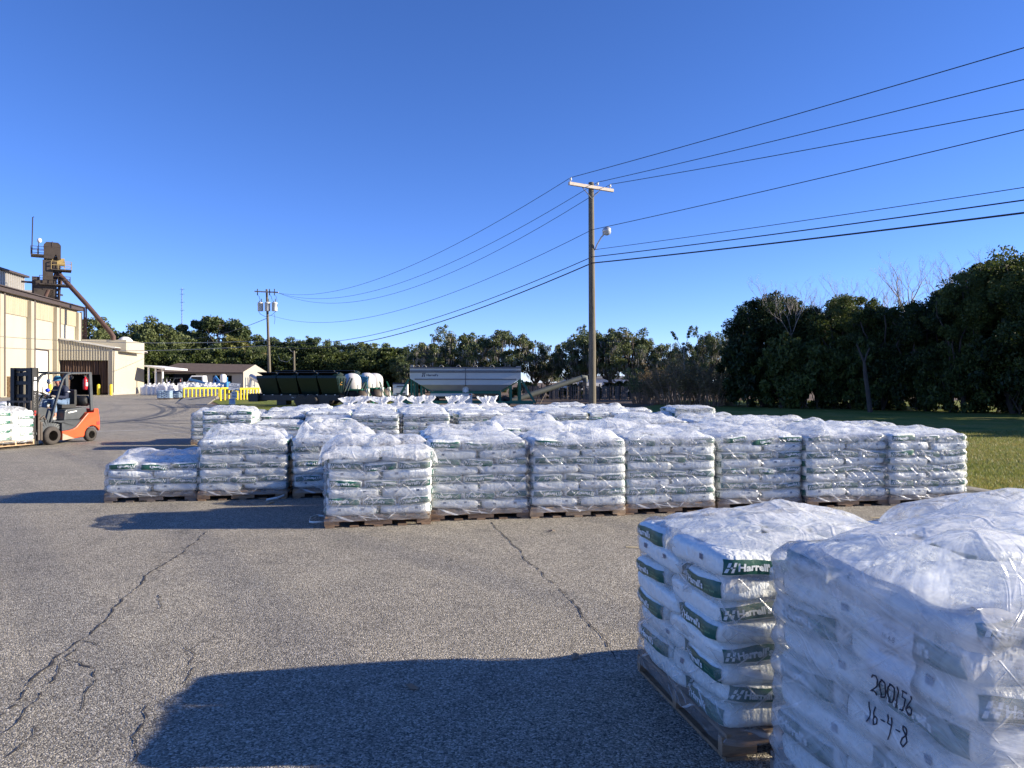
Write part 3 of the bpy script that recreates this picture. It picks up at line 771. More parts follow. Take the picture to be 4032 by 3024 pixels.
# marker writing on the left face of the nearest pallet (local -x side; t runs from the front corner to the back)
def face_pt(t, z, off):
    # left face: perimeter point with y = -D/2 + t
    y = -(D/2+.02)+t
    o = film_off((-(W/2+.02), y), z, 8, 302)
    tt = min(1, max(0, (z-PH)/(8*LH)))
    return Vector((-(W/2+.02)-o+.012*tt-off, y, z))
GLY = {'2': [[(0, .8), (.15, .98), (.45, 1), (.62, .8), (.5, .5), (.0, .05), (.3, .12), (.62, 0)]],
       '0': [[(.3, 1), (.05, .75), (.02, .35), (.22, .0), (.5, .1), (.62, .5), (.55, .85), (.3, 1), (.2, .97)]],
       '/': [[(.15, 1.05), (.12, -.1)]], '1': [[(.1, 1.05), (.12, -.05)]],
       '5': [[(.7, 1), (.15, .96), (.12, .62), (.45, .62), (.62, .35), (.45, .02), (.12, -.02)]],
       '6': [[(.45, 1.02), (.15, .6), (.08, .2), (.3, 0), (.55, .12), (.52, .38), (.3, .45), (.1, .28)]],
       '-': [[(.1, .5), (.45, .5)]], '4': [[(.1, 1), (.1, .55), (.55, .55)], [(.55, 1), (.5, -.2)]],
       '8': [[(.5, .95), (.2, .98), (.12, .75), (.35, .52), (.55, .25), (.4, -.05), (.12, .05), (.12, .3), (.4, .55), (.55, .8), (.5, .95)]]}
ink = MB()
def write(s, t0, z0, size, adv):
    t = t0
    for ch in s:
        for st in GLY[ch]:
            pts = []
            for i in range(len(st)-1):
                for k in range(4):
                    f = k/4; pts.append((st[i][0]*(1-f)+st[i+1][0]*f, st[i][1]*(1-f)+st[i+1][1]*f))
            pts.append(st[-1])
            ink.tube([face_pt(t-a*size*.82, z0+b*size-(t0-t)*.02, .0035) for a, b in pts], .0021, 6)
        t -= adv*size*(.42 if ch in '/1' else (.62 if ch == '-' else .8))
zs = 1/1.06
write('200/56', .402, .622*zs, .053, .78)
write('16-4-8', .418, .526*zs, .053, .86)
ink.build('handwriting', M['ink'], tB)
slip = MB()
vs = []; fs = []
for i in range(7):
    for j in range(11):
        vs.append(face_pt(.43-.19*i/6, .62+.20*j/10, -.006))
for i in range(6):
    for j in range(10):
        a = i*11+j; fs.append((a, a+11, a+12, a+1))
slip.add(vs, fs, 0, None, True)
for body, tz, hh in (('16-4-8', .76, .016), ('Customer', .735, .014), ('INVENTORY', .71, .014), ('INV # 20', .79, .012)):
    tv, tf, w, h0 = text_geo(body, .01)
    sc = hh/h0
    slip.add([face_pt(.335+w*sc/2-x*sc, tz+y*sc, -.0045) for x, y in tv], tf, 1)
slip.build('paper_slip', [M['paper'], M['grey_ink']], tB)

# ---- lone loads across the yard
make_load(Vector((-28.6, 45, 0)), ANG, 7, 411, 'lone bag pallet on open asphalt just behind the forklift', 'lone bag pallets across the yard', 'merged', 'puff', .08, 0)
make_load(Vector((-19.6, 27.0, 0)), ANG, 6, 412, 'bag pallet at the left edge of the yard beyond the forklift mast', 'lone bag pallets across the yard', 'merged', 'puff', .10, 1)
make_load(Vector((-21.2, 30.4, 0)), ANG, 6, 413, 'bag pallet with pale cap at the left edge below the stacked empty pallets', 'lone bag pallets across the yard', 'merged', 'puff', .08, 1)
# blue-tinted low stacks by the yellow rail
for i, (sx, sy) in enumerate(((650, 1573), (688, 1571))):
    p = G(sx, sy)
    t = thing('blue_bag_stack', ['left', 'right'][i]+' one of two low blue-wrapped bag stacks before the yellow rail', 'bag stack', p, ANG, 'two low blue bag stacks')
    inst('bag_stack', get(('bl', i), lambda: merged_bags(7, 60+i, bag_lo_mb, [M['bluestack']]*5)), t)
    inst('wooden_pallet', PAL[2], t)
# ================================================================== FORKLIFT
fk = thing('forklift', 'orange and grey forklift carrying a wrapped pallet, driver on board', 'forklift', (0, 0, 0), 0, 'forklifts')
def arc(cx, cz, r, a0, a1, n): return [(cx+r*math.cos(R(a0+(a1-a0)*i/n)), cz+r*math.sin(R(a0+(a1-a0)*i/n))) for i in range(n+1)]
cw = MB()
poly = [(-.30, .11), (-.30, .36), (-.52, .37), (-.66, .40), (-.76, .45), (-1.16, .84), (-1.36, .84), (-1.37, .95), (-1.52, .95), (-1.575, .60), (-1.57, .36)]+arc(-1.3, .2, .265, 160, 2, 12)+[(-1.02, .16)]
poly = [p for p in poly]
for sgn in (1, -1):
    cw.prism(poly, sgn*.50, sgn*.40)
cw.prism([(-.90, .14), (-.90, .55), (-1.16, .84), (-1.36, .84), (-1.37, .95), (-1.52, .95), (-1.585, .60), (-1.56, .42), (-1.2, .42), (-1.0, .14)], -.399, .399)
o = bevel(cw.build('counterweight', M['orange'], fk), .018, 2)
inst_d = MB(); inst_d.prism([(-.302, .105), (-.302, .30), (-.42, .25), (-.62, .16), (-.70, .135)], .398, .503); inst_d.prism([(-.302, .105), (-.302, .30), (-.42, .25), (-.62, .16), (-.70, .135)], -.503, -.398)
inst_d.build('dusty_skirt', M['dust'], fk)
b = MB()
b.box((-.55, 0, .34), (1.1, .76, .42))
b.prism([(-.13, .62), (-.30, .62), (-.30, .363), (-.52, .373), (-.66, .403), (-.76, .453), (-.92, .62)], -.485, .485)
b.box((-.50, 0, .635), (.92, .96, .03))
# fender over the front wheel
fp = arc(0, .255, .34, 5, 150, 12)
for i in range(len(fp)-1):
    for sgn in (1, -1):
        b.bar((fp[i][0], sgn*.40, fp[i][1]), (fp[i+1][0], sgn*.40, fp[i+1][1]), .22, .03, up=(0, 1, 0))
b.prism([(.30, .30), (.30, 1.0), (.16, 1.04), (.02, 1.02), (-.12, .92), (-.16, .66), (-.05, .62), (0, .3)], -.28, .28)
bevel(b.build('chassis', M['frame_grey'], fk), .012, 2)
h = MB(); h.prism([(-.44, .645), (-.47, .90), (-.52, .96), (-1.08, 1.0), (-1.2, .97), (-1.22, .846), (-1.155, .846), (-.95, .65)], -.40, .40)
bevel(h.build('engine_hood', M['frame_grey'], fk), .03, 3)
s = MB(); s.box((-.76, 0, 1.04), (.46, .46, .10)); s.build('seat', M['black'], fk)
s = MB(); s.box((-1.0, 0, 1.28), (.10, .44, .46), M=Matrix.Translation((0, 0, 0))); bevel(s.build('seat_back', M['black'], fk), .03)
g = MB()
for sgn in (1, -1):
    y = sgn*.44
    pts = [(.02, y, .63), (-.10, y, 1.05), (-.26, y, 1.55), (-.36, y, 1.80), (-.48, y, 1.93), (-.62, y, 1.97), (-1.30, y, 1.99)]
    for i in range(len(pts)-1): g.bar(pts[i], pts[i+1], .05, .075, up=(0, 1, 0))
    g.bar((-1.27, y, 2.0), (-1.33, y, .9), .055, .10, up=(1, 0, 0))
    g.bar((.12, y, 1.99), (-.62, y, 1.99), .03, .03)
for i in range(9):
    x = .10-i*.17
    g.bar((x, -.44, 1.99), (x, .44, 1.99), .03, .045)
bevel(g.build('overhead_guard', M['frame_grey'], fk), .008, 1)
m = MB()
for sgn in (1, -1):
    m.box((.44, sgn*.345, 1.08), (.17, .085, 2.06)); m.box((.365, sgn*.33, 1.08), (.03, .14, 2.06)); m.box((.52, sgn*.30, 1.06), (.03, .11, 2.02))
for z in (2.06, 1.35, .35):
    m.box((.44, 0, z), (.10, .68, .09))
m.box((.41, .12, 1.15), (.02, .16, 1.75)); m.box((.40, -.14, 1.15), (.02, .12, 1.75)); m.box((.44, 0, 1.70), (.10, .68, .10))
o_m = m.build('mast', M['mast'], fk)
m2 = MB()
for sgn in (1, -1):
    m2.box((.45, sgn*.285, 1.02), (.11, .05, 1.94))
m2.box((.45, 0, 1.93), (.08, .56, .09)); m2.box((.45, 0, .20), (.08, .56, .09))
m2.build('inner_mast', M['mast'], o_m)
m3 = MB()
for sgn in (1, -1):
    m3.tube([(.36, sgn*.22, .2), (.36, sgn*.22, 1.2), (.36, sgn*.22, 1.2), (.36, sgn*.22, 1.95)], [.035, .035, .022, .022], 8)
m3.build('lift_cylinder', M['steel_dark'], o_m)
m4 = MB()
for y in (-.14, -.1, -.06, -.02, .03, .06, .10, .15): m4.tube([(.42, y, .35), (.42, y, 1.95)], .012, 5)
m4.tube([(.36, .12, 1.9), (.30, .2, 1.6), (.31, .22, 1.0), (.36, .16, .5)], .014, 6)
m4.tube([(.40, .30, 1.75), (.33, .36, 1.5), (.35, .34, 1.2)], .012, 6)
m4.build('chain', M['steel_dark'], o_m)
c = MB()
c.box((.585, 0, .52), (.05, .86, .09)); c.box((.585, 0, .20), (.05, .86, .09))
for y in (-.40, -.2, 0, .2, .40): c.box((.585, y, .36+.35), (.03, .035, 1.0))
c.box((.585, 0, 1.2), (.035, .84, .05))
c.build('carriage', M['rust_steel'], fk)
for sgn in (1, -1):
    f = MB(); f.box((.63, sgn*.26, .33), (.04, .11, .52)); f.prism([(.65, .055), (.61, .10), (1.62, .085), (1.66, .065)], sgn*.26-.055, sgn*.26+.055)
    f.build('fork', M['rust_steel'], fk)
side = MB(); side.box((.37, .43, .52), (.07, .03, .72)); side.box((.30, .44, .40), (.05, .03, .50)); side.tube([(.34, .45, .72), (.26, .47, .80), (.20, .45, .70)], .03, 6)
side.build('tilt_bracket', M['rust_steel'], fk)
def wheel(r, w, x, y):
    MM = Matrix.Translation((x, y, r)) @ Matrix.Rotation(R(90), 4, 'X')
    wo = thing('wheel', None, None); del_ = wo; wo.parent = fk
    t = MB(); t.lathe([(r*.55, -w/2), (r*.80, -w/2), (r*.96, -w/2+.02), (r, -w/4), (r, w/4), (r*.96, w/2-.02), (r*.80, w/2), (r*.55, w/2), (r*.55, -w/2)], 30, 0, MM)
    t.build('tyre', M['rubber'], wo)
    q = MB(); q.lathe([(0.001, -w*.2), (r*.56, -w*.2), (r*.56, w*.2), (0.001, w*.2)], 24, 0, MM)
    for sg in (1, -1):
        M2 = Matrix.Translation((x, y+sg*(w*.2+.012), r)) @ Matrix.Rotation(R(90), 4, 'X')
        q.lathe([(.001, -.02), (r*.3, -.02), (r*.26, .03 if sg < 0 else .012), (.001, .03 if sg < 0 else .012)], 14, 0, M2)
        for k in range(6):
            th = k*math.pi/3
            q.lathe([(.018, -.02), (.018, .02), (.001, .02)], 6, 0, Matrix.Translation((x+r*.42*math.cos(th), y+sg*(w*.2+.01), r+r*.42*math.sin(th))) @ Matrix.Rotation(R(90), 4, 'X'))
    q.build('rim', M['rim'], wo)
wheel(.255, .20, 0, .42); wheel(.255, .20, 0, -.42); wheel(.20, .15, -1.3, .41); wheel(.20, .15, -1.3, -.41)
sw = MB()
ring = []
for k in range(21):
    th = 2*math.pi*k/20; c0 = Vector((-.10, 0, 1.36)); ax = Vector((-.55, 0, .83)).normalized(); a = Vector((0, 1, 0)); bb = ax.cross(a)
    ring.append(c0+(a*math.cos(th)+bb*math.sin(th))*.17)
sw.tube(ring, .016, 6, caps=False)
sw.tube([(-.10, 0, 1.36), (.06, 0, 1.0)], .03, 8)
sw.bar(ring[0], ring[10], .02); sw.bar(ring[5], (-.10, 0, 1.36), .02)
sw.build('steering_wheel', M['black'], fk)
ex = MB(); MMx = Matrix.Translation((-1.15, .40, 1.50))
ex.lathe([(.001, 0), (.05, .005), (.058, .03), (.058, .28), (.04, .33), (.018, .35), (.018, .38), (.001, .38)], 14, 0, MMx); ex.box((-1.15, .40, 1.90), (.10, .03, .03), 1); ex.tube([(-1.15, .40, 1.88), (-1.22, .42, 1.84), (-1.22, .42, 1.6)], .012, 6, 1); ex.box((-1.15, .455, 1.66), (.06, .012, .10), 2)
ex.build('fire_extinguisher', [M['red'], M['black'], M['white_paint']], fk)
lp = MB(); lp.tube([(-1.25, -.38, 1.18), (-1.25, -.34, 1.18), (-1.25, .34, 1.18), (-1.25, .38, 1.18)], [.08, .155, .155, .08], 16)
lp.build('gas_cylinder', M['black'], fk)
bl = MB(); bl.lathe([(.001, 0), (.05, .01), (.055, .05), (.03, .10), (.001, .11)], 12, 0, Matrix.Translation((.16, .44, 1.50)) @ Matrix.Rotation(R(-90), 4, 'Y')); bl.tube([(-.2, .44, 1.50), (.16, .44, 1.50)], .012, 6, 1)
bl.build('warning_light', [M['blue_lamp'], M['black']], fk)
hl = MB(); hl.lathe([(.03, 0), (.07, .03), (.065, .06), (.001, .06)], 12, 0, Matrix.Translation((0, .40, 1.74)) @ Matrix.Rotation(R(90), 4, 'Y')); hl.build('headlight', M['alu'], fk)
mi = MB(); mi.lathe([(.001, -.03), (.07, 0), (.07, .01), (.001, .012)], 12, 0, Matrix.Translation((-.72, .36, 1.84)) @ Matrix.Rotation(R(60), 4, 'Y')); mi.tube([(-.72, .36, 1.84), (-.72, .36, 1.96)], .01, 5); mi.build('mirror', M['black'], fk)
tl = MB(); tl.box((-1.545, .36, .52), (.03, .16, .10)); tl.box((-1.50, .505, .52), (.09, .012, .10)); tl.build('tail_light', M['lens_red'], fk)
st = MB()
st.box((.44, .388, 1.62), (.09, .006, .24), 0); st.box((.44, .388, 1.82), (.07, .006, .07), 0)
put_text(st, 'TOYOTA', (.44, .3875, 1.25), (0, 0, 1), (1, 0, 0), .07, 0, .02, True, .42)
st.box((.44, .388, .93), (.05, .005, .05), 1); st.box((.44, .388, .85), (.05, .005, .05), 1)
st.bar((-.58, .404, .86), (-.86, .404, .90), .004, .03, 0, up=(0, 0, 1))
st.build('decal', [M['white_paint'], M['lens_red']], fk)
# place: left front wheel touches the ground at the photographed spot
FW = Vector((-.287, -.958, 0)).normalized(); fyaw = math.atan2(FW.y, FW.x)
FS = .93
LFT = Vector((-FW.y, FW.x, 0))
wp = G(205, 1752)
fk.location = wp-LFT*.47*FS; fk.rotation_euler = (0, 0, fyaw); fk.scale = (FS, FS, FS)
fbase = fk.location.copy()
def fworld(x, y, z): return fbase+FW*(x*FS)+LFT*(y*FS)+Vector((0, 0, z*FS))
ld = make_load(fworld(1.20, 0, .075), fyaw-math.pi/2+math.pi, 7, 421, 'pallet of white bags held on the forks of the orange forklift', 'lone bag pallets across the yard', 'up', 'puff', .10, 1, shared=False)
# parked forklift by the shed
pk = copy_tree(fk); pk.location = Vector((-47.5, 103, 0)); pk.rotation_euler = (0, 0, R(200)); pk.scale = (1.1, 1.1, 1.1)
tag(pk, 'distant parked forklift in front of the brown-roofed shed', 'forklift')

# ------------------------------------------------------------------ driver (one continuous body, clothes as children)
def skin_mesh(name, verts, edges, radii, root, mats, sub=2, remesh=None):
    me = bpy.data.meshes.new(name); bm = bmesh.new()
    lay = bm.verts.layers.skin.verify(); bv = [bm.verts.new(v) for v in verts]
    for v, r in zip(bv, radii): v[lay].radius = r if isinstance(r, tuple) else (r, r)
    bv[root][lay].use_root = True
    for a, b_ in edges: bm.edges.new((bv[a], bv[b_]))
    bm.to_mesh(me); bm.free()
    o = bpy.data.objects.new(name, me); COL.objects.link(o)
    o.modifiers.new('Skin', 'SKIN'); ss = o.modifiers.new('Sub', 'SUBSURF'); ss.levels = sub; ss.render_levels = sub
    dg = bpy.context.evaluated_depsgraph_get()
    m2 = bpy.data.meshes.new_from_object(o.evaluated_get(dg)); bpy.data.objects.remove(o); bpy.data.meshes.remove(me)
    m2.name = name
    m2.materials.clear()
    for mm in mats: m2.materials.append(mm)
    m2.polygons.foreach_set('use_smooth', [True]*len(m2.polygons)); m2.update()
    return m2
SHL = 1
hipc, chest, neck = Vector((-.74, 0, 1.17)), Vector((-.70, 0, 1.44)), Vector((-.64, 0, 1.60))
V = {'pelvis': (-.74, 0, 1.16), 'waist': (-.74, 0, 1.30), 'chest': (-.70, 0, 1.46), 'neck': (-.645, 0, 1.615), 'head0': (-.615, 0, 1.68), 'head1': (-.585, 0, 1.76), 'head2': (-.60, 0, 1.83),
     'shL': (-.69, .19, 1.54), 'elL': (-.62, .26, 1.28), 'wrL': (-.38, .17, 1.31), 'haL': (-.30, .14, 1.33),
     'shR': (-.69, -.19, 1.54), 'elR': (-.60, -.26, 1.28), 'wrR': (-.32, -.15, 1.36), 'haR': (-.23, -.13, 1.40),
     'hpL': (-.70, .10, 1.14), 'knL': (-.33, .15, 1.20), 'anL': (-.36, .17, .76), 'ftL': (-.22, .18, .69),
     'hpR': (-.70, -.10, 1.14), 'knR': (-.30, -.13, 1.20), 'anR': (-.26, -.14, .76), 'ftR': (-.10, -.15, .69)}
for sd, sg in (('L', 1), ('R', -1)):
    w = Vector(V['ha'+sd]); d = (Vector(V['ha'+sd])-Vector(V['wr'+sd])).normalized()
    for i in range(4):
        a = w+Vector((0, sg*(-.025+.017*i), .012)); V['f%d%s' % (i, sd)] = tuple(a+d*.035); V['g%d%s' % (i, sd)] = tuple(a+d*(.05+.006*(i in (1, 2)))+Vector((0, 0, -.035)))
    V['t0'+sd] = tuple(w+Vector((-.02, -sg*.035, .015))+d*.01); V['t1'+sd] = tuple(w+Vector((0, -sg*.045, .0))+d*.035)
names = list(V); ix = {k: i for i, k in enumerate(names)}
E = [('pelvis', 'waist'), ('waist', 'chest'), ('chest', 'neck'), ('neck', 'head0'), ('head0', 'head1'), ('head1', 'head2')]
for sd in 'LR':
    E += [('chest', 'sh'+sd), ('sh'+sd, 'el'+sd), ('el'+sd, 'wr'+sd), ('wr'+sd, 'ha'+sd), ('pelvis', 'hp'+sd), ('hp'+sd, 'kn'+sd), ('kn'+sd, 'an'+sd), ('an'+sd, 'ft'+sd)]
    for i in range(4): E += [('ha'+sd, 'f%d%s' % (i, sd)), ('f%d%s' % (i, sd), 'g%d%s' % (i, sd))]
    E += [('ha'+sd, 't0'+sd), ('t0'+sd, 't1'+sd)]
RR = {'pelvis': (.13, .12), 'waist': (.135, .115), 'chest': (.15, .12), 'neck': .058, 'head0': (.066, .072), 'head1': (.076, .094), 'head2': (.060, .072), 'sh': .068, 'el': .043, 'wr': .029, 'ha': .03, 'hp': .085, 'kn': .062, 'an': .038, 'ft': .035}
def rad(k):
    if k in RR: return RR[k]
    if k[:2] in RR: return RR[k[:2]]
    return .009
driver = inst('person', skin_mesh('person', [V[k] for k in names], [(ix[a], ix[b_]) for a, b_ in E], [rad(k) for k in names], ix['pelvis'], [M['skin']]))
tag(driver, 'forklift driver in navy jacket, jeans and blue cap, seated at the wheel', 'person')
def sub_skin(name, keys, edges, grow, mat, root, extra=None):
    VV = {k: V[k] for k in keys}
    if extra: VV.update(extra)
    nm = list(VV); ii = {k: i for i, k in enumerate(nm)}
    rs = []
    for k in nm:
        r = grow[k] if k in grow else rad(k)
        rs.append(r)
    return inst(name, skin_mesh(name, [VV[k] for k in nm], [(ii[a], ii[b_]) for a, b_ in edges], rs, ii[root], [mat]), driver)
jk = ['pelvis', 'waist', 'chest', 'neck', 'shL', 'elL', 'wrL', 'shR', 'elR', 'wrR']
sub_skin('jacket', jk, [('pelvis', 'waist'), ('waist', 'chest'), ('chest', 'neck'), ('chest', 'shL'), ('shL', 'elL'), ('elL', 'wrL'), ('chest', 'shR'), ('shR', 'elR'), ('elR', 'wrR')],
         {'pelvis': (.155, .15), 'waist': (.165, .15), 'chest': (.178, .15), 'neck': .078, 'shL': .088, 'shR': .088, 'elL': .062, 'elR': .062, 'wrL': .045, 'wrR': .045}, M['jacket'], 'waist')
jl = MB(); jl.box((-.655, .335, 1.455), (.07, .012, .022)); jl.build('sleeve_patch', M['white_paint'], driver)
sub_skin('jeans', ['pelvis', 'hpL', 'knL', 'anL', 'hpR', 'knR', 'anR'], [('pelvis', 'hpL'), ('hpL', 'knL'), ('knL', 'aL'), ('pelvis', 'hpR'), ('hpR', 'knR'), ('knR', 'aR')],
         {'pelvis': (.145, .135), 'hpL': .10, 'hpR': .10, 'knL': .078, 'knR': .078, 'aL': .062, 'aR': .062}, M['denim'], 'pelvis', {'aL': (-.355, .17, .84), 'aR': (-.265, -.14, .84)})
for sd, sg in (('L', 1), ('R', -1)):
    f = Vector(V['ft'+sd]); a = Vector(V['an'+sd])
    inst('shoe', skin_mesh('shoe', [a+Vector((-.03, 0, -.05)), a+Vector((.04, 0, -.06)), f+Vector((.0, 0, .0)), f+Vector((.06, 0, -.005))], [(0, 1), (1, 2), (2, 3)], [(.05, .05), (.052, .05), (.048, .04), (.035, .03)], 0, [M['shoe']]), driver)
    hnd = Vector(V['ha'+sd]); wr = Vector(V['wr'+sd])
    inst('glove', skin_mesh('glove', [wr]+[hnd]+[Vector(V['f%d%s' % (i, sd)]) for i in range(4)]+[Vector(V['g%d%s' % (i, sd)]) for i in range(4)]+[Vector(V['t0'+sd]), Vector(V['t1'+sd])],
                           [(0, 1)]+[(1, 2+i) for i in range(4)]+[(2+i, 6+i) for i in range(4)]+[(1, 10), (10, 11)], [.036, .037]+[.0125]*8+[.013, .012], 0, [M['glove']]), driver)
cp = MB(); MC = Matrix.Translation((-.595, 0, 1.79)) @ Matrix.Rotation(R(8), 4, 'Y')
cp.lathe([(.103, -.02), (.106, .015), (.098, .06), (.07, .10), (.03, .118), (.001, .12)], 20, 0, MC)
cp.add([Vector((.06, -.085, -.012)), Vector((.15, -.06, -.022)), Vector((.175, 0, -.022)), Vector((.15, .06, -.022)), Vector((.06, .085, -.012))]+[Vector((.06, -.085, -.002)), Vector((.15, -.06, -.014)), Vector((.175, 0, -.014)), Vector((.15, .06, -.014)), Vector((.06, .085, -.002))],
       [(4, 3, 2, 1, 0), (5, 6, 7, 8, 9), (0, 1, 6, 5), (1, 2, 7, 6), (2, 3, 8, 7), (3, 4, 9, 8), (4, 0, 5, 9)], 0, MC)
cp.build('cap', M['cap'], driver)
hr = MB(); hr.lathe([(.085, -.075), (.1, -.03), (.1, .0)], 16, 0, Matrix.Translation((-.612, 0, 1.785))); 
hr.v = [(min(v[0], -.60), v[1], v[2]) for v in hr.v]
hr.build('hair', M['hair'], driver)
fc = MB()
fc.add([(-.495, -.016, 1.715), (-.495, .016, 1.715), (-.468, 0, 1.722), (-.497, 0, 1.765)], [(0, 2, 3), (2, 1, 3), (1, 0, 3), (0, 1, 2)], 0, None, True)
for sg in (1, -1):
    fc.lathe([(.001, -.008), (.018, -.004), (.026, .004), (.02, .01), (.001, .008)], 10, 0, Matrix.Translation((-.60, sg*.088, 1.745)) @ Matrix.Rotation(R(90), 4, 'X') @ Matrix.Scale(1.4, 4, (0, 1, 0)))
    fc.lathe([(.001, -.006), (.009, 0), (.001, .006)], 8, 1, Matrix.Translation((-.502, sg*.032, 1.762)))
fc.box((-.500, 0, 1.690), (.012, .045, .008), 2)
fc.build('face_features', [M['skin'], M['black'], M['lens_red']], driver)
driver.location = fk.location; driver.rotation_euler = fk.rotation_euler; driver.scale = fk.scale

# ================================================================== POLES AND WIRES
def sagline(a, b_, sag, n=24):
    a = Vector(a); b_ = Vector(b_)
    return [a.lerp(b_, i/n)-Vector((0, 0, sag*4*(i/n)*(1-i/n))) for i in range(n+1)]
pp = P(2333, 1600, 31); pp.z = 0
pole = thing('utility_pole', 'tall wooden utility pole with a street lamp standing behind the bag pallets', 'utility pole', pp, 0, 'utility poles')
topz = H+(HY-719)*31/F
pb = MB(); pb.tube([(0, 0, -.2), (-.01, 0, 3), (-.035, 0, 6.5), (-.06, 0, topz)], [.155, .15, .132, .112], 18)
for k in range(14):
    pb.bar((.0, -.135, 2.2+k*.42), (.0, -.145, 2.2+k*.42+.015), .012)
pb.build('pole', M['pole'], pole)
armd = Vector((.86, .51, 0)).normalized()
za = H+(HY-740)*31/F
ab = MB(); ab.bar(Vector((-.06, -.14, za))-armd*1.14, Vector((-.06, -.14, za))+armd*1.14, .11, .125)
ab.build('crossarm', M['arm_wood'], pole)
br = MB(); br.bar(Vector((-.06, -.15, za))-armd*.55, (-.05, -.14, za-.48), .03, .02); br.bar(Vector((-.06, -.15, za))+armd*.55, (-.05, -.14, za-.48), .03, .02)
br.build('brace', M['steel_dark'], pole)
INS = []
for d in (-1.06, .32, .98):
    c0 = Vector((-.06, -.14, za+.06))+armd*d
    ib = MB(); ib.lathe([(.012, 0), (.012, .06), (.05, .075), (.058, .11), (.03, .125), (.045, .15), (.045, .17), (.02, .185), (.001, .187)], 14, 0, Matrix.Translation(c0))
    ib.build('insulator', M['porcelain'], pole); INS.append(pp+c0+Vector((0, 0, .185)))
lb = MB(); lz = H+(HY-985)*31/F
lb.tube([(.10, -.05, lz), (.18, -.12, lz+.22), (.34, -.22, lz+.50), (.46, -.28, lz+.62)], .03, 8)
lb.build('lamp_bracket', M['alu'], pole)
lh = MB(); ML = Matrix.Translation((.56, -.32, lz+.74)) @ Matrix.Rotation(R(-20), 4, 'Y')
lh.lathe([(.001, .16), (.10, .15), (.165, .10), (.19, .02), (.185, 0)], 20, 0, ML); lh.box((.47, -.28, lz+.66), (.16, .12, .12), 0)
lo = lh.build('lamp_head', M['alu'], pole)
gl = MB(); gl.lathe([(.17, 0), (.16, -.08), (.12, -.15), (.06, -.18), (.001, -.185)], 18, 0, ML); gl.build('lamp_glass', M['lampglass'], lo)
# second pole with three transformers
Y2 = 76
p2 = P(1064, 1500, Y2); p2.z = 0
pole2 = thing('utility_pole', 'wooden utility pole carrying three grey transformer cans, beyond the dark tenders', 'utility pole', p2, 0, 'utility poles')
k2 = Y2/F
t2 = H+(HY-1139)*k2
pb = MB(); pb.tube([(0, 0, -.2), (-.12, 0, 4), (-.36, 0, t2)], [.17, .15, .11], 12); pb.build('pole', M['pole'], pole2)
za2 = H+(HY-1149)*k2
ab = MB(); ab.bar((-.36-1.2, -.12, za2+.03), (-.36+1.25, -.12, za2-.08), .12, .13); ab.build('crossarm', M['arm_wood'], pole2)
for dx in (-.88, .36, .86):
    ib = MB(); ib.tube([(-.36+dx, -.2, za2-.38), (-.36+dx, -.2, za2+.28)], .05, 8); ib.tube([(-.36+dx, -.22, za2-.36), (-.36+dx+.18, -.22, za2-.5), (-.36+dx+.28, -.22, za2-.95)], .018, 5)
    ib.build('cutout_fuse', M['black'], pole2)
for dx in (-.64, .10, .80):
    cb = MB(); MM = Matrix.Translation((-.28+dx, -.24 if dx != .1 else -.3, H+(HY-1226)*k2))
    cb.lathe([(.001, 0), (.26, .0), (.275, .05), (.275, .78), (.30, .80), (.30, .86), (.14, .94), (.001, .95)], 18, 0, MM)
    tc_ = cb.build('transformer', M['can'], pole2)
    bu = MB(); bu.lathe([(.05, .9), (.05, 1.2), (.02, 1.28), (.001, 1.28)], 8, 0, MM @ Matrix.Translation((.09, 0, 0))); bu.lathe([(.04, .9), (.04, 1.05), (.001, 1.06)], 8, 0, MM @ Matrix.Translation((-.1, 0, 0))); bu.build('bushing', M['steel_dark'], tc_)
lp2 = MB()
zc = H+(HY-1200)*k2
lp2.tube([(-1.2, -.25, zc), (-1.15, -.3, zc-.6), (-.9, -.3, zc-1.0), (-.4, -.2, zc-1.25), (.2, -.25, zc-1.1), (.7, -.3, zc-.7), (.82, -.3, zc)], .022, 5)
lp2.tube([(.5, -.2, zc-1.0), (.55, -.2, zc-1.5), (.48, -.2, zc-2.0)], .018, 5)
lp2.build('drop_cable', M['wire'], pole2)
# third thin pole further back
p3 = P(1161, 1500, 98); p3.z = 0
pole3 = thing('utility_pole', 'short thin pole with a curled service cable in front of the far trees', 'utility pole', p3, 0, 'utility poles')
q = MB(); z3 = H+(HY-1381)*98/F; q.tube([(0, 0, 0), (-.12, 0, z3)], [.16, .12], 8); q.build('pole', M['pole'], pole3)
q = MB(); q.tube([(-.2, 0, z3-.2), (-.5, 0, z3-.05), (-.7, 0, z3+.2)], .03, 5); q.tube([(-.2, -.1, z3-.9), (-1.0, -.1, z3-1.5), (-1.9, -.1, z3-1.3), (-2.2, -.1, z3-.7)], .03, 5); q.build('service_cable', M['wire_light'], pole3)
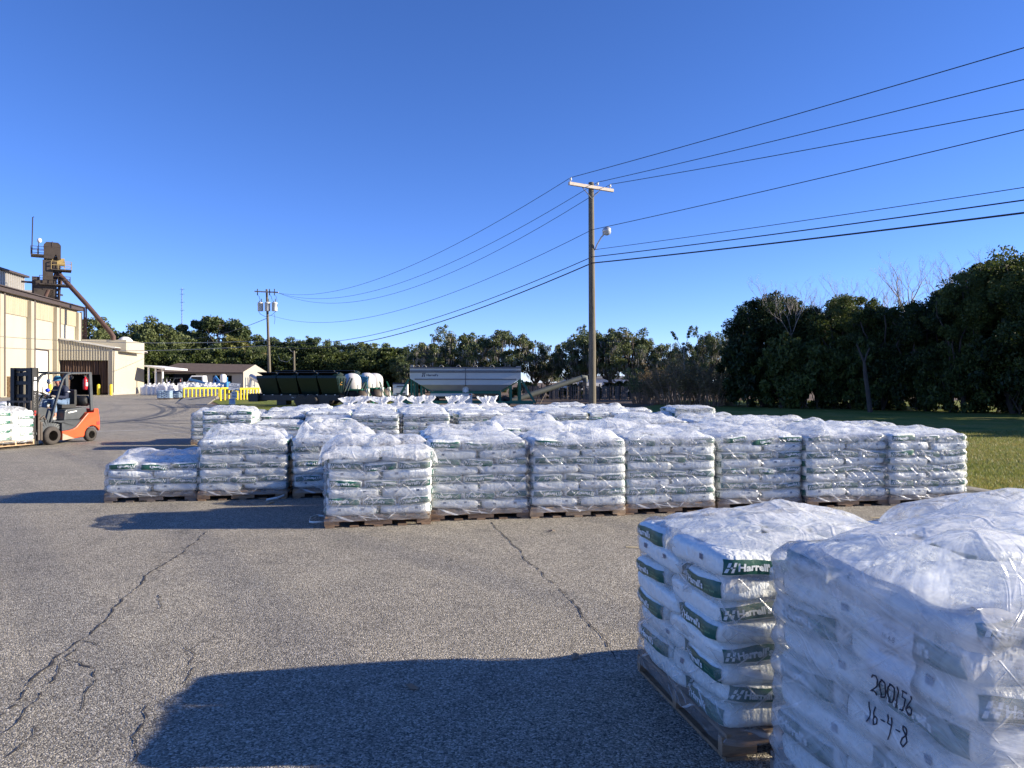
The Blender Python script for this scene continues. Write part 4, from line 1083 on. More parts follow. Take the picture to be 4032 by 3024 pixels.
# wires
wd = Vector((.54, -.84, 0)).normalized()
def wire(label, a1, exit_y, a2, r=.013, sagL=.9, extra=1.0, mat='wire', sagR=.25):
    """a1: point on the near pole; the span to the right passes the photo edge at height exit_y and goes on to the next pole"""
    a1 = Vector(a1)
    # plan distance where the line leaves the photo (x/y = .692)
    t = (.692*a1.y-a1.x)/(wd.x-.692*wd.y)
    e = a1+wd*t; e.z = H+(HY-exit_y)*e.y/F
    Lr = 40
    # parabola through a1 and e with given curvature
    c = sagR/(Lr*Lr/4)
    sl = (e.z-a1.z)/t-c*t
    pts = []
    for i in range(40, 0, -1):
        s = Lr*i/40; p = a1+wd*s; p.z = a1.z+sl*s+c*s*s; pts.append(p)
    if a2 is not None: pts += sagline(a1, a2, sagL, 30)
    else: pts.append(a1)
    mb = MB(); mb.tube(pts, r, 6); o = mb.build('power_line', M[mat])
    tag(o, label, 'power line', 'overhead wires')
A2 = p2+Vector((.75, -.12, za2-.12))
wire('topmost overhead wire running over the left end of the near crossarm', INS[0], 188, p2+Vector((-.36+.6, -.12, za2+.0)), .012, 1.9)
wire('second overhead wire down from the top, on the middle insulator', INS[1], 313, p2+Vector((-.36+.95, -.12, za2-.05)), .012, 2.3)
wire('third overhead wire down from the top, on the right-end insulator', INS[2], 430, p2+Vector((-.36+1.2, -.12, za2-.10)), .012, 2.7)
def onpole(sy, dx=0): return pp+Vector((-.04+dx, -.16, H+(HY-sy)*30.85/F))
wire('single wire on the pole between the crossarm and the lamp', onpole(905), 511, p2+Vector((.1, -.1, H+(HY-1242)*k2)), .012, 2.0)
wire('thin twisted wire ending at the pole just below the lamp', onpole(983, .12), 738, None, .010, mat='wire')
wire('upper of the two thick black cables below the lamp', onpole(1012), 788, p2+Vector((-.15, -.16, H+(HY-1341)*k2)), .017, 1.5)
wire('lowest and thickest black cable on the lamp pole', onpole(1036), 838, p2+Vector((-.12, -.16, H+(HY-1360)*k2)), .024, 1.5)
for lb_, y0, tgt, sg, r_, mt in (('upper pale cable from the transformer pole across the warehouse front', 1341, P(0, 1317, 77), .55, .03, 'wire_light'), ('lower pale cable from the transformer pole across the warehouse front', 1360, P(0, 1361, 77), .55, .03, 'wire_light'), ('dark service cable leaving the transformer pole to the left', 1252, P(700, 1330, 130), .8, .03, 'wire')):
    a = p2+Vector((-.2, -.1, H+(HY-y0)*k2)); b_ = tgt
    if mt == 'wire_light': b_ = a+(tgt-a)*1.12
    mb = MB(); mb.tube(sagline(a, b_, sg), r_, 5); o = mb.build('power_line', M[mt]); tag(o, lb_, 'power line', 'overhead wires')
# radio mast far away
am = thing('radio_mast', 'thin lattice radio mast rising behind the left trees', 'radio mast', Vector(((716-HX)*230/F, 230, 0)))
q = MB(); ht = H+(HY-1133)*230/F
for dx, dy in ((-.16, 0), (.16, 0), (0, .25)): q.tube([(dx, dy, 0), (dx, dy, ht)], .045, 4)
z = 8
while z < ht-1: q.bar((-.16, 0, z), (.16, 0, z+.9), .04); q.bar((.16, 0, z), (0, .25, z+.9), .04); z += .9
for z in (ht-.5, ht-2, ht-4.5, ht-7): q.bar((-.6, 0, z), (.9, 0, z), .08)
q.build('lattice', M['mastsky'], am)
# ================================================================== WAREHOUSE (own axes: bx along its front, by into depth)
bx = Vector((.98, .196, 0)).normalized(); by = Vector((-.196, .98, 0)).normalized()
WM = Matrix(((bx.x, by.x, 0, 0), (bx.y, by.y, 0, 0), (0, 0, 1, 0), (0, 0, 0, 1)))
w0 = Vector((-56.7, 91.7, 0))
wh = thing('warehouse', 'tall beige metal warehouse with brown gutter at the left edge', 'building', w0, math.atan2(bx.y, bx.x))
# local: x to the right (towards the yard), y into depth, main side wall on x = 0
def ribbed(mb, x0, x1, z0, z1, y, pitch, depth, mi=0, axis='x', ztop2=None):
    """ribbed sheet from x0..x1; top edge may slope to ztop2"""
    n = max(1, int(abs(x1-x0)/pitch)); vs = []; fs = []
    prof = []
    for i in range(n):
        a = x0+(x1-x0)*i/n; w = (x1-x0)/n
        prof += [(a, 0), (a+w*.45, 0), (a+w*.58, depth), (a+w*.87, depth)]
    prof.append((x1, 0))
    for px_, d in prof:
        f = (px_-x0)/(x1-x0); zt = z1 if ztop2 is None else z1+(ztop2-z1)*f
        if axis == 'x': vs += [(px_, y-d, z0), (px_, y-d, zt)]
        else: vs += [(y+d, px_, z0), (y+d, px_, zt)]
    for i in range(len(prof)-1):
        f = (2*i, 2*i+2, 2*i+3, 2*i+1)
        fs.append(f if axis == 'x' else f)
    mb.add(vs, fs, mi)
EV = 11.3
q = MB(); q.box((-10, -6.2, EV/2-.02), (19.9, 27.2, EV-.04)); q.build('wall', M['beige'], wh)
q = MB(); ribbed(q, -19.8, 7.3, EV-2.3, EV-.25, .03, .5, .06, 0, 'y'); q.build('wall_band', M['tan'], wh)
for t in (-14.6, -7.3, -.1, 7.0):
    q = MB(); q.box((.22, t, EV/2-.2), (.44, .8, EV-.5)); q.build('pilaster', M['pilaster'], wh)
    q = MB(); q.tube([(.36, t+.62, .1), (.36, t+.62, EV-.3)], .15, 8); q.build('downspout', M['brown_trim'], wh)
q = MB(); q.box((.30, -6.2, EV+.05), (.70, 27.8, .46)); q.box((.42, -6.2, EV+.34), (.9, 27.9, .10)); q.build('gutter', M['brown_trim'], wh)
q = MB(); q.add([(.5, -20, EV+.3), (.5, 7.5, EV+.3), (-10, 7.5, EV+1.6), (-10, -20, EV+1.6)], [(0, 1, 2, 3)]); q.build('roof', M['roof_metal'], wh)
q = MB(); q.box((.06, -4.1, 2.7), (.14, 3.3, 5.3)); q.build('loading_door', M['whiteclad'], wh); q = MB(); q.box((.09, -2.32, 2.7), (.22, .26, 5.4)); q.box((.09, -4.1, 5.45), (.22, 3.8, .2)); q.build('door_frame', M['brown_trim'], wh)
# raised rear section
q = MB(); q.box((-13, -2.1, 13.2), (9.6, 27.6, 5.6)); q.box((-7.2, 10.5, 12.2), (2.0, 2.4, 3.6)); q.build('upper_wall', M['whiteclad'], wh)
q = MB(); ribbed(q, -15.8, 11.6, EV+1, 16.0, -8.18, .62, .16, 0, 'y'); q.build('upper_cladding', M['roof_metal'], wh)
q = MB(); q.box((-12.6, -2.1, 16.1), (10, 28.2, .25)); q.build('upper_roof', M['brown_trim'], wh)
# annex with the strip-curtain opening
an = thing('warehouse_annex', 'lower beige annex with ribbed front, open doorway and strip curtain', 'building', w0, math.atan2(bx.y, bx.x))
AW = 6.6; AT0, AT1 = 7.1, 5.9
q = MB(); ribbed(q, .5, AW-.5, 4.35, AT0, 0, .31, .09, 0, 'x', AT1+.1); q.build('ribbed_front', M['beige'], an)
q = MB(); q.box((.3, .1, 3.4), (.4, .3, 6.8)); q.box((AW-.25, .1, AT1/2), (.5, .3, AT1)); q.build('door_jamb', M['beige'], an)
q = MB(); q.box((AW-.06, 6.9, AT1/2+.45), (.12, 13.4, AT1-.9)); q.build('side_wall', M['beige'], an)
q = MB(); q.box((AW-.03, 6.9, .45), (.16, 13.5, .9)); q.build('base_course', M['concrete'], an)
q = MB(); q.add([(0, -.25, AT0+.12), (AW+.35, -.25, AT1+.12), (AW+.35, 14, AT1+.12), (0, 14, AT0+.12), (0, -.25, AT0-.05), (AW+.35, -.25, AT1-.06), (AW+.35, 14, AT1-.06), (0, 14, AT0-.05)], [(0, 1, 2, 3), (7, 6, 5, 4), (0, 4, 5, 1), (1, 5, 6, 2), (2, 6, 7, 3)]); q.build('roof', M['whiteclad'], an)
q = MB(); q.box((AW+.25, 6.8, AT1-.05), (.22, 14, .22)); q.tube([(AW+.2, -.1, AT1-.1), (AW+.12, -.1, .3)], .07, 6); q.build('gutter', M['brown_trim'], an)
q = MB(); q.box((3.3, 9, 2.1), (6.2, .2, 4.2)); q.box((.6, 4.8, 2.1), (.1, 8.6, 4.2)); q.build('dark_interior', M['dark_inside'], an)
q = MB(); vs = []
for i in range(60):
    x = .6+5.4*i/59; vs += [(x, .35+.10*math.sin(i*1.9)+.05*math.sin(i*.7), 4.3), (x, .38+.13*math.sin(i*1.9+.3), 2.55 if 10 < i < 50 else .2)]
q.add(vs, [(2*i, 2*i+1, 2*i+3, 2*i+2) for i in range(59)]); q.build('strip_curtain', M['rustdoor'], an)
q = MB(); q.box((5.0, 6, 6.3), (5.2, 8, 1.5)); q.build('upper_block', M['beige'], an)
hc = MB(); hc.lathe([(.9, 0), (.9, .55), (.6, .85), (.3, 1.0), (.001, 1.0)], 16, 0, Matrix.Translation((6.6, 5, 6.6))); hc.build('hopper_cap', M['white_paint'], an)
# yellow bollards in front of it
for i, (sx, sy0, sy1, lb) in enumerate(((388, 1515, 1551, 'yellow bollard in front of the strip curtain doorway'), (437, 1518, 1556, 'yellow bollard at the outer corner of the annex'), (199, 1503, 1547, 'yellow bollard seen through the forklift cab'), (136, 1503, 1547, 'yellow bollard seen through the forklift mast'))):
    p = P(sx, 1500, 91.0 if i < 2 else 88); p.z = 0
    bo = thing('bollard', lb, 'bollard', p, 0, 'yellow bollards'); q = MB(); q.lathe([(.17, 0), (.17, 1.25), (.12, 1.34), (.001, 1.37)], 14); q.build('post', M['yellow'], bo)
# bucket elevator tower
tz = 95; tk = tz/F
te = thing('bucket_elevator', 'weathered steel bucket elevator tower with platforms above the warehouse roof', 'elevator tower', Vector(((205-HX)*tk, tz, 0)), R(32)); te.scale = (.95, 1, 1)
def tx(zx): return (zx/3.16-205)*tk
def tzz(zy): return H+(HY-(820+zy/3.16))*tk
q = MB()
q.box(((tx(550)+tx(610))/2, 0, tzz(900)/2+4), (tx(610)-tx(550), .9, tzz(480)-8+.0)); q.prism([(tx(556), tzz(640)), (tx(556), tzz(470)), (tx(585), tzz(436)), (tx(715), tzz(436)), (tx(746), tzz(470)), (tx(746), tzz(640)), (tx(720), tzz(650)), (tx(690), tzz(580)), (tx(660), tzz(640))], -.9, .9)
q.prism([(tx(600), tzz(1150)), (tx(600), tzz(1010)), (tx(665), tzz(1010)), (tx(665), tzz(1170))], -.6, .6)
q.box((0, 0, tzz(1100)/2), (1.4, 1.2, tzz(1100))); q.box((tx(602), 0, tzz(840)), (tx(665)-tx(548), 1.3, tzz(640)-tzz(1010))); q.box((tx(690), .2, tzz(700)), (1.1, 1.2, 2.0)); q.box((tx(575), .1, tzz(1060)), (2.6, 1.4, 3.2))
q.build('casing', M['tower'], te)
q = MB(); q.box((tx(650), 0, tzz(462)), (.12, 1.9, .7)); q.box((tx(650), 0, tzz(490)), (2.0, 1.86, .08)); q.build('casing_seam', M['brown_trim'], te)
def plat(x0, x1, zf, dep, col, railh=1.05, name='platform'):
    p = MB(); p.box(((x0+x1)/2, 0, zf), (x1-x0, dep, .16)); po = p.build(name, M['tower'], te)
    r = MB()
    for yy in (-dep/2, dep/2):
        for hh in (railh, railh*.55): r.bar((x0, yy, zf+hh), (x1, yy, zf+hh), .06)
        n = max(2, int((x1-x0)/.6))
        for i in range(n+1): xx = x0+(x1-x0)*i/n; r.bar((xx, yy, zf), (xx, yy, zf+railh), .06)
    for xx in (x0, x1):
        for hh in (railh, railh*.55): r.bar((xx, -dep/2, zf+hh), (xx, dep/2, zf+hh), .06)
    r.build('railing', M[col], po)
plat(tx(415), tx(560), tzz(605), 2.2, 'tower')
plat(tx(640), tx(865), tzz(770), 2.0, 'tower_yellow')
plat(tx(510), tx(850), tzz(960), 2.6, 'tower')
q = MB(); q.bar((tx(640), 0, tzz(745)), (tx(640), 0, tzz(500)), .5, .5); q.bar((tx(590), -.6, tzz(680)), (tx(590), -.6, tzz(500)), .08); q.bar((tx(655), -.6, tzz(680)), (tx(655), -.6, tzz(500)), .08)
for i in range(12): z = tzz(690)+(tzz(505)-tzz(690))*i/11; q.bar((tx(590), -.6, z), (tx(655), -.6, z), .05)
q.box((tx(745), 0, tzz(665)), (.9, .9, .9)); q.build('caged_ladder', M['tower_yellow'], te)
q = MB()
q.bar((tx(390), 0, tzz(1100)), (tx(570), 0, tzz(970)), .28); q.bar((tx(600), 0, tzz(1110)), (tx(720), 0, tzz(1000)), .26); q.bar((tx(310), 0, tzz(935)), (tx(640), 0, tzz(940)), .25)
q.bar((tx(715), 0, tzz(1300)), (tx(740), 0, tzz(770)), .35); q.bar((tx(620), -.4, tzz(810)), (tx(665), -.4, tzz(755)), .15); q.bar((tx(745), -.4, tzz(830)), (tx(700), -.4, tzz(770)), .15); q.box((tx(470), .2, tzz(1000)), (.9, 1, 2.8)); q.bar((tx(640), 0, tzz(1062)), (tx(770), 0, tzz(1075)), .2)
q.build('support_frame', M['brown_trim'], te)
q = MB(); q.tube([(tx(700), 0, tzz(790)), (tx(685), 0, tzz(860)), (tx(665), 0, tzz(910))], .28, 10); q.tube([(tx(715), 0, tzz(800)), (tx(735), 0, tzz(850)), (tx(738), 0, tzz(940))], .28, 10); q.tube([(tx(610), -.4, tzz(1020)), (tx(560), -.4, tzz(1150))], .3, 10); q.build('chute', M['rust'], te)
q = MB(); q.tube([(tx(425), 0, tzz(600)), (tx(435), 0, tzz(135)), (tx(450), 0, tzz(130))], .07, 6); q.tube([(tx(497), 0, tzz(600)), (tx(500), 0, tzz(430))], .05, 6); q.build('antenna', M['tower'], te)
q = MB(); q.lathe([(.001, -.32), (.22, -.2), (.3, 0), (.22, .22), (.001, .3)], 12, 0, Matrix.Translation((tx(508), 0, tzz(415)))); q.build('lamp', M['white_paint'], te)
sp = thing('spout_pipe', 'long rusty spout pipe slanting from the elevator tower down to the annex roof', 'spout pipe', Vector(((205-HX)*tk, tz, 0)))
q = MB(); q.tube([(tx(745), 0, tzz(830)), (tx(1060), 0, tzz(1175)), (tx(1375), 0, tzz(1545)), (tx(1412), 0, tzz(1600)), (tx(1408), 0, tzz(1640))], .30, 12); q.build('pipe', M['rust'], sp)
q = MB(); q.bar((tx(1048), 0, 6), (tx(1048), 0, tzz(1240)), .14); q.bar((tx(1075), 0, 6), (tx(1072), 0, tzz(1190)), .14); z = 7
while z < tzz(1250)-1: q.bar((tx(1048), 0, z), (tx(1075), 0, z+.8), .07); z += .8
q.build('support_post', M['rust'], sp)
# stacks of empty pallets by the warehouse wall
for si, (sx, n) in enumerate(((10, 17), (42, 15))):
    p = P(sx, 1500, 80); p.z = 0
    lbl = 'wooden pallet in the %s stack of empty pallets against the warehouse' % ('left', 'right')[si]
    for k in range(n):
        o = inst('wooden_pallet', PAL[1], None, p+Vector((random.uniform(-.06, .06), 0, k*.15)), (0, 0, ANG+random.uniform(-.05, .05)), (1.0, 1.0, 1.1))
        tag(o, lbl, 'pallet', 'empty pallets stacked by the warehouse, '+('left', 'right')[si])

# ================================================================== SHED, CANOPY
sy_ = 110; sk = sy_/F
shd = thing('shed', 'low pale-sided shed with brown shingle roof and two dark open bays', 'building', Vector(((800-HX)*sk, sy_, 0)), 0)
def sX(zx): return ((500+zx/3.318)-800)*sk
def sZ(zy): return H+(HY-(1100+zy/3.318))*sk
xl, xr = sX(395), sX(1515); ez = sZ(1205)
q = MB()
def wallbox(x0, x1, z0, z1): q.box(((x0+x1)/2, 0, (z0+z1)/2), (x1-x0, .3, z1-z0))
wallbox(xl, sX(480), -.3, ez); wallbox(sX(905), sX(1120), -.3, ez); wallbox(sX(1375), xr, -.3, ez); wallbox(sX(480), sX(905), sZ(1235), ez-.002); wallbox(sX(1120), sX(1375), sZ(1255), ez-.002)
q.build('wall', M['siding'], shd)
q = MB(); DP = 7; rz_ = sZ(1120)+.15
q.add([(xr+.1, -.15, -.3), (xr+.1+1.2, DP, -.3), (xr+.1+1.2, DP, ez), (xr+.6, DP/2, rz_), (xr+.1, -.15, ez)], [(0, 1, 2, 3, 4)]); q.build('gable_wall', M['siding'], shd)
q = MB(); q.add([(xl-.4, -.7, ez-.05), (xr+.2, -.7, ez-.12), (xr+.6, DP/2, rz_), (xl+1.5, DP/2, rz_+.25), (xl-.4, -.7, ez-.25), (xr+.2, -.7, ez-.32)], [(0, 1, 2, 3), (4, 5, 1, 0)]); q.add([(xr+.6, DP/2, rz_), (xr+1.4, DP+.5, ez), (xl, DP+.5, ez), (xl+1.5, DP/2, rz_+.25)], [(0, 1, 2, 3)]); q.build('roof', M['shingle'], shd)
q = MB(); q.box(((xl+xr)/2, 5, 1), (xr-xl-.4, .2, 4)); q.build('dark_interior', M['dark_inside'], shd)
cn = thing('canopy', 'white open canopy on posts between the annex and the shed', 'canopy', Vector(((612-HX)*103/F, 103, 0)))
ck = 103/F
def cX(zx): return ((500+zx/3.318)-612)*ck
def cZ(zy): return H+(HY-(1100+zy/3.318))*ck
q = MB(); q.add([(cX(215), 0, cZ(1120)), (cX(545), -1, cZ(1160)), (cX(545), 6, cZ(1160)), (cX(215), 6, cZ(1120)), (cX(215), 0, cZ(1138)), (cX(545), -1, cZ(1182)), (cX(545), 6, cZ(1182)), (cX(215), 6, cZ(1138))], [(0, 1, 2, 3), (7, 6, 5, 4), (4, 5, 1, 0), (5, 6, 2, 1)]); q.build('roof', M['white_paint'], cn)
for zx, zz in ((283, 1150), (375, 1160), (465, 1170)):
    q = MB(); q.tube([(cX(zx), 0, 0), (cX(zx), 0, cZ(zz))], .14, 8); q.build('post', M['white_paint'], cn)

# ================================================================== BULK SACKS
def sack_mb(seed):
    mb = MB(); vs = []; fs = []; n = 24
    prof = [(.40, 0), (.47, .04), (.50, .3), (.50, .7), (.47, .95), (.36, 1.05), (.16, 1.1), (.08, 1.22), (.13, 1.32), (.02, 1.34)]
    for ri, (r, z) in enumerate(prof):
        for k in range(n):
            th = 2*math.pi*k/n; c, s_ = math.cos(th), math.sin(th)
            sq = 1/max(abs(c), abs(s_))**.5
            rr = r*sq*(1+.10*noise.noise(Vector((c*2+seed, s_*2, z*2.5))))
            vs.append((rr*c, rr*s_, z))
    for i in range(len(prof)-1):
        for k in range(n): fs.append((i*n+k, i*n+(k+1) % n, (i+1)*n+(k+1) % n, (i+1)*n+k))
    mb.add(vs, fs, 0, None, True)
    return mb.mesh('sack_body', M['sack'])
sackm = [sack_mb(s) for s in range(3)]
loop = MB()
for sx in (-1, 1):
    for sy in (-1, 1): loop.tube([(sx*.42, sy*.30, .95), (sx*.44, sy*.36, 1.22), (sx*.36, sy*.44, 1.22), (sx*.30, sy*.42, .95)], .022, 5)
loopm = loop.mesh('lifting_loop', M['sack'])
def sack(p, label, group):
    t = thing('bulk_sack', label, 'bulk sack', p, random.uniform(0, 1.5), group)
    s = random.uniform(1.0, 1.15); t.scale = (s, s, s*random.uniform(.95, 1.08))
    inst('sack_body', random.choice(sackm), t); inst('lifting_loop', loopm, t)
ga = 'bulk sacks beside the annex'; gb = 'bulk sacks behind the yellow rail'
for i in range(14):
    sack(P(572+(i % 7)*19, 1500, 92+(i//7)*1.4)*Vector((1, 1, 0)) if False else Vector(((572+(i % 7)*18-HX)*(91+(i//7)*2.2)/F, 91+(i//7)*2.2, 0)), 'full white bulk sack with lifting loops standing between the annex and the yellow rail', ga)
for i in range(18):
    sack(Vector(((725+(i % 9)*17-HX)*(90+(i//9)*2)/F, 90+(i//9)*2, 0)), 'full white bulk sack standing behind the yellow rail', gb)

# ================================================================== WEIGHBRIDGE RAILS, SIGN
def rail(name_lb, a, b_, n, h, post=.13):
    t = thing('safety_rail', name_lb, 'safety rail', a, 0, 'yellow rails of the truck scale')
    d = Vector(b_)-Vector(a)
    for i in range(n):
        p = d*(i/(n-1)); q = MB(); q.tube([(p.x, p.y, 0), (p.x, p.y, h)], post*.55, 10); q.build('post', M['yellow'], t)
    q = MB(); q.tube([Vector((0, 0, h+.06))-d.normalized()*.07, d+d.normalized()*.07+Vector((0, 0, h+.06))], .085, 10); q.build('top_rail', M['yellow'], t)
rail('far run of yellow rail left of the scale sign', Vector(((724-HX)*70/F, 70, .1)), Vector(((862-HX)*73.5/F, 73.5, .1)), 10, .85, .14)
rail('near run of yellow rail with thick posts just left of the scale sign', G(868, 1579), G(905, 1570)+Vector((.6, 0, 0)), 5, 1.0, .16)
rail('right run of yellow rail between the scale sign and the dark tender', Vector(((935-HX)*66/F, 66, 0)), Vector(((1018-HX)*70/F, 70, 0)), 8, .95)
rp = thing('scale_ramp', 'concrete approach ramp of the truck scale beside the yellow rails', 'ramp', (0, 0, 0))
a, b_, c, d = G(690, 1590), G(812, 1596), G(862, 1567), G(745, 1563)
q = MB(); q.add([(a.x, a.y, .01), (b_.x, b_.y, .01), (c.x, c.y, .28), (d.x, d.y, .28), (b_.x, b_.y, -.1), (c.x, c.y, -.1), (c.x+3, c.y+1, .28), (c.x+3, c.y+1, -.1), (d.x+3, d.y+5, .28)], [(0, 1, 2, 3), (1, 4, 5, 2), (2, 5, 7, 6), (3, 2, 6, 8)]); q.build('slab', M['curb'], rp)
sg = thing('scale_sign', 'white SCALE ENTRANCE sign with arrow above smaller signs on one post', 'sign', G(918, 1599)*Vector((1, 1, 0)) if False else Vector(((918-HX)*52/F, 52, 0)), R(10))
kk = 52/F
def gX(zx): return ((500+zx/3.318)-918)*kk
def gZ(zy): return H+(HY-(1100+zy/3.318))*kk
q = MB(); q.tube([(gX(1385), .05, 0), (gX(1390), .05, gZ(1355))], .035, 8); q.build('post', M['alu'], sg)
def board(x0, x1, z0, z1, tilt, y, name):
    cx, cz = (x0+x1)/2, (z0+z1)/2
    MM = Matrix.Translation((cx, y, cz)) @ Matrix.Rotation(R(tilt), 4, 'Y')
    q = MB(); q.box((0, 0, 0), (x1-x0, .02, z1-z0), 0, 0, MM)
    return q, MM, x1-x0, z1-z0
def T2(q, MM, body, x, z, h, mi, bold=.02, w=None):
    put_text(q, body, MM @ Vector((x, -.0125, z)), (MM.to_3x3() @ Vector((1, 0, 0))), (MM.to_3x3() @ Vector((0, 0, 1))), h, mi, bold, True, w)
q, MM, w, h = board(gX(1328), gX(1472), gZ(1452), gZ(1355), 4, 0, '')
for s_ in (-1, 1):
    q.box((0, -.012, s_*(h/2-.012)), (w, .003, .014), 1, 0, MM); q.box((s_*(w/2-.012), -.0118, 0), (.014, .003, h-.03), 1, 0, MM)
T2(q, MM, 'SCALE', 0, h*.26, h*.2, 1); T2(q, MM, 'ENTRANCE', 0, -.01, h*.2, 1, .02, w*.84)
q.box((-.03, -.012, -h*.31), (w*.34, .003, .025), 1, 0, MM); q.add([(w*.14, -.013, -h*.31+.05), (w*.14, -.013, -h*.31-.05), (w*.26, -.013, -h*.31)], [(0, 1, 2)], 1, MM)
q.build('entrance_board', [M['white_paint'], M['navy']], sg)
q, MM, w, h = board(gX(1366), gX(1432), gZ(1552), gZ(1464), 2, .005, ''); T2(q, MM, 'EXIT', 0, h*.2, h*.26, 1, .02, w*.7); T2(q, MM, 'ONLY', 0, -h*.22, h*.26, 1, .02, w*.72); q.build('exit_board', [M['white_paint'], M['navy']], sg)
q, MM, w, h = board(gX(1335), gX(1412), gZ(1632), gZ(1556), -2, .01, '')
for i, z in enumerate((.28, .08, -.1, -.26)): q.box((0, -.012, h*z), (w*(.8, .65, .75, .5)[i], .003, h*(.16, .08, .07, .06)[i]), 1, 0, MM)
q.build('notice_board', [M['white_paint'], M['bluebin']], sg)

# ================================================================== FERTILISER MACHINES
def tender(loc, rz, nb, label, sc=1.0, logo=True):
    t = thing('tender_trailer', label, 'tender trailer', loc, rz, 'dark green hopper tenders'); t.scale = (sc, sc, sc)
    bw = 1.31; Lg = nb*bw
    for i in range(nb):
        x0 = -Lg+i*bw
        g = .03; q = MB()
        zt, zm, zb = 2.02, 1.86, .80
        tp = [(x0+g, -.95, zt), (x0+bw-g, -.95, zt), (x0+bw-g, .95, zt), (x0+g, .95, zt)]
        md = [(x0+g, -.98, zm), (x0+bw-g, -.98, zm), (x0+bw-g, .98, zm), (x0+g, .98, zm)]
        bt = [(x0+.20, -.42, zb), (x0+bw-.02, -.42, zb), (x0+bw-.02, .42, zb), (x0+.20, .42, zb)]
        q.add(tp+md+bt, [(0, 1, 2, 3)]+[(4+k, 4+(k+1) % 4, (k+1) % 4, k) for k in range(4)]+[(8+k, 8+(k+1) % 4, 4+(k+1) % 4, 4+k) for k in range(4)])
        bo = q.build('hopper_bin', M['bin_green'], t)
        l = MB(); MM = Matrix.Translation((x0+bw/2, -.3, zt+.02)) @ Matrix.Rotation(R(-12), 4, 'X')
        l.box((0, 0, .06), (bw-.10, 1.2, .04), 0, 0, MM); l.build('lid', M['bin_dark'], bo)
        l = MB(); l.add([(x0+bw-.32, -.96, zt+.005), (x0+bw+.02, -.96, zt+.005), (x0+bw+.10, -.5, zt+.20), (x0+bw-.12, -.5, zt+.22)], [(0, 1, 2, 3)]); l.add([(x0+bw+.02, -.96, zt+.005), (x0+bw+.10, -.5, zt+.20), (x0+bw+.02, .4, zt+.1), (x0+bw-.03, .4, zt)], [(0, 1, 2, 3)]); l.build('lid_flap', M['bin_green'], bo)
    e = MB()   # lit end: inner panel, braces
    e.add([(.005, -.74, 1.74), (.005, .74, 1.74), (-.012, .30, .95), (-.012, -.30, .95)], [(0, 1, 2, 3)]); 
    for yy in (-.9, -.3, .3, .9): e.bar((.04, yy, 1.86), (.02, yy*.45, .82), .05, .05)
    e.bar((.30, .9, 1.9), (.02, .35, .8), .06); e.bar((.34, 1.2, 1.85), (.10, .6, .7), .08)
    e.build('end_brace', M['bin_green'], t)
    if logo:
        lg = MB(); put_text(lg, 'AC', (.012, -.15, 1.52), (0, 1, 0), (0, 0, 1), .22, 0, .03); lg.build('emblem', M['gold'], t)
    c = MB(); c.box((-Lg/2, 0, .68), (Lg+.1, .9, .18)); c.box((-Lg/2, -.55, .62), (Lg, .06, .36)); c.box((-Lg/2, .55, .62), (Lg, .06, .36)); c.box((-Lg-.2, -.2, .62), (.6, 1.5, .5)); c.box((-Lg*.72, 0, .36), (.6, 1.0, .4)); c.box((-Lg*.2, -.3, .40), (.8, .5, .4)); c.build('chassis', M['steel_dark'], t)
    m_ = MB()
    for i in range(9): m_.box((-Lg+.35+i*(Lg-.6)/8, -.585, .80), (.09, .01, .035))
    put_text(m_, 'RLC 333', (-Lg*.55, -.586, .63), (1, 0, 0), (0, 0, 1), .07, 0, .01); m_.build('marker_strip', M['white_paint'], t)
    for x in (-Lg*.46, -Lg*.34):
        for yy in (-.62, .62):
            wt = MB(); MM = Matrix.Translation((x, yy, .42)) @ Matrix.Rotation(R(90), 4, 'X')
            wt.lathe([(.2, -.12), (.36, -.13), (.42, -.09), (.42, .09), (.36, .13), (.2, .12)], 22, 0, MM); wt.lathe([(.001, .05), (.2, .10), (.2, -.10), (.001, -.05)], 16, 1, MM)
            wt.build('wheel', [M['rubber'], M['rim']], t)
tender(P(1345, 1500, 47.5)*Vector((1, 1, 0)), R(-4), 4, 'long dark green tender trailer of four tapered hoppers with gold letters on its lit end')
tender(P(1412, 1500, 51.5)*Vector((1, 1, 0)), R(-4), 4, 'second dark green tender trailer with long dark lids behind the first', 1.08, False)
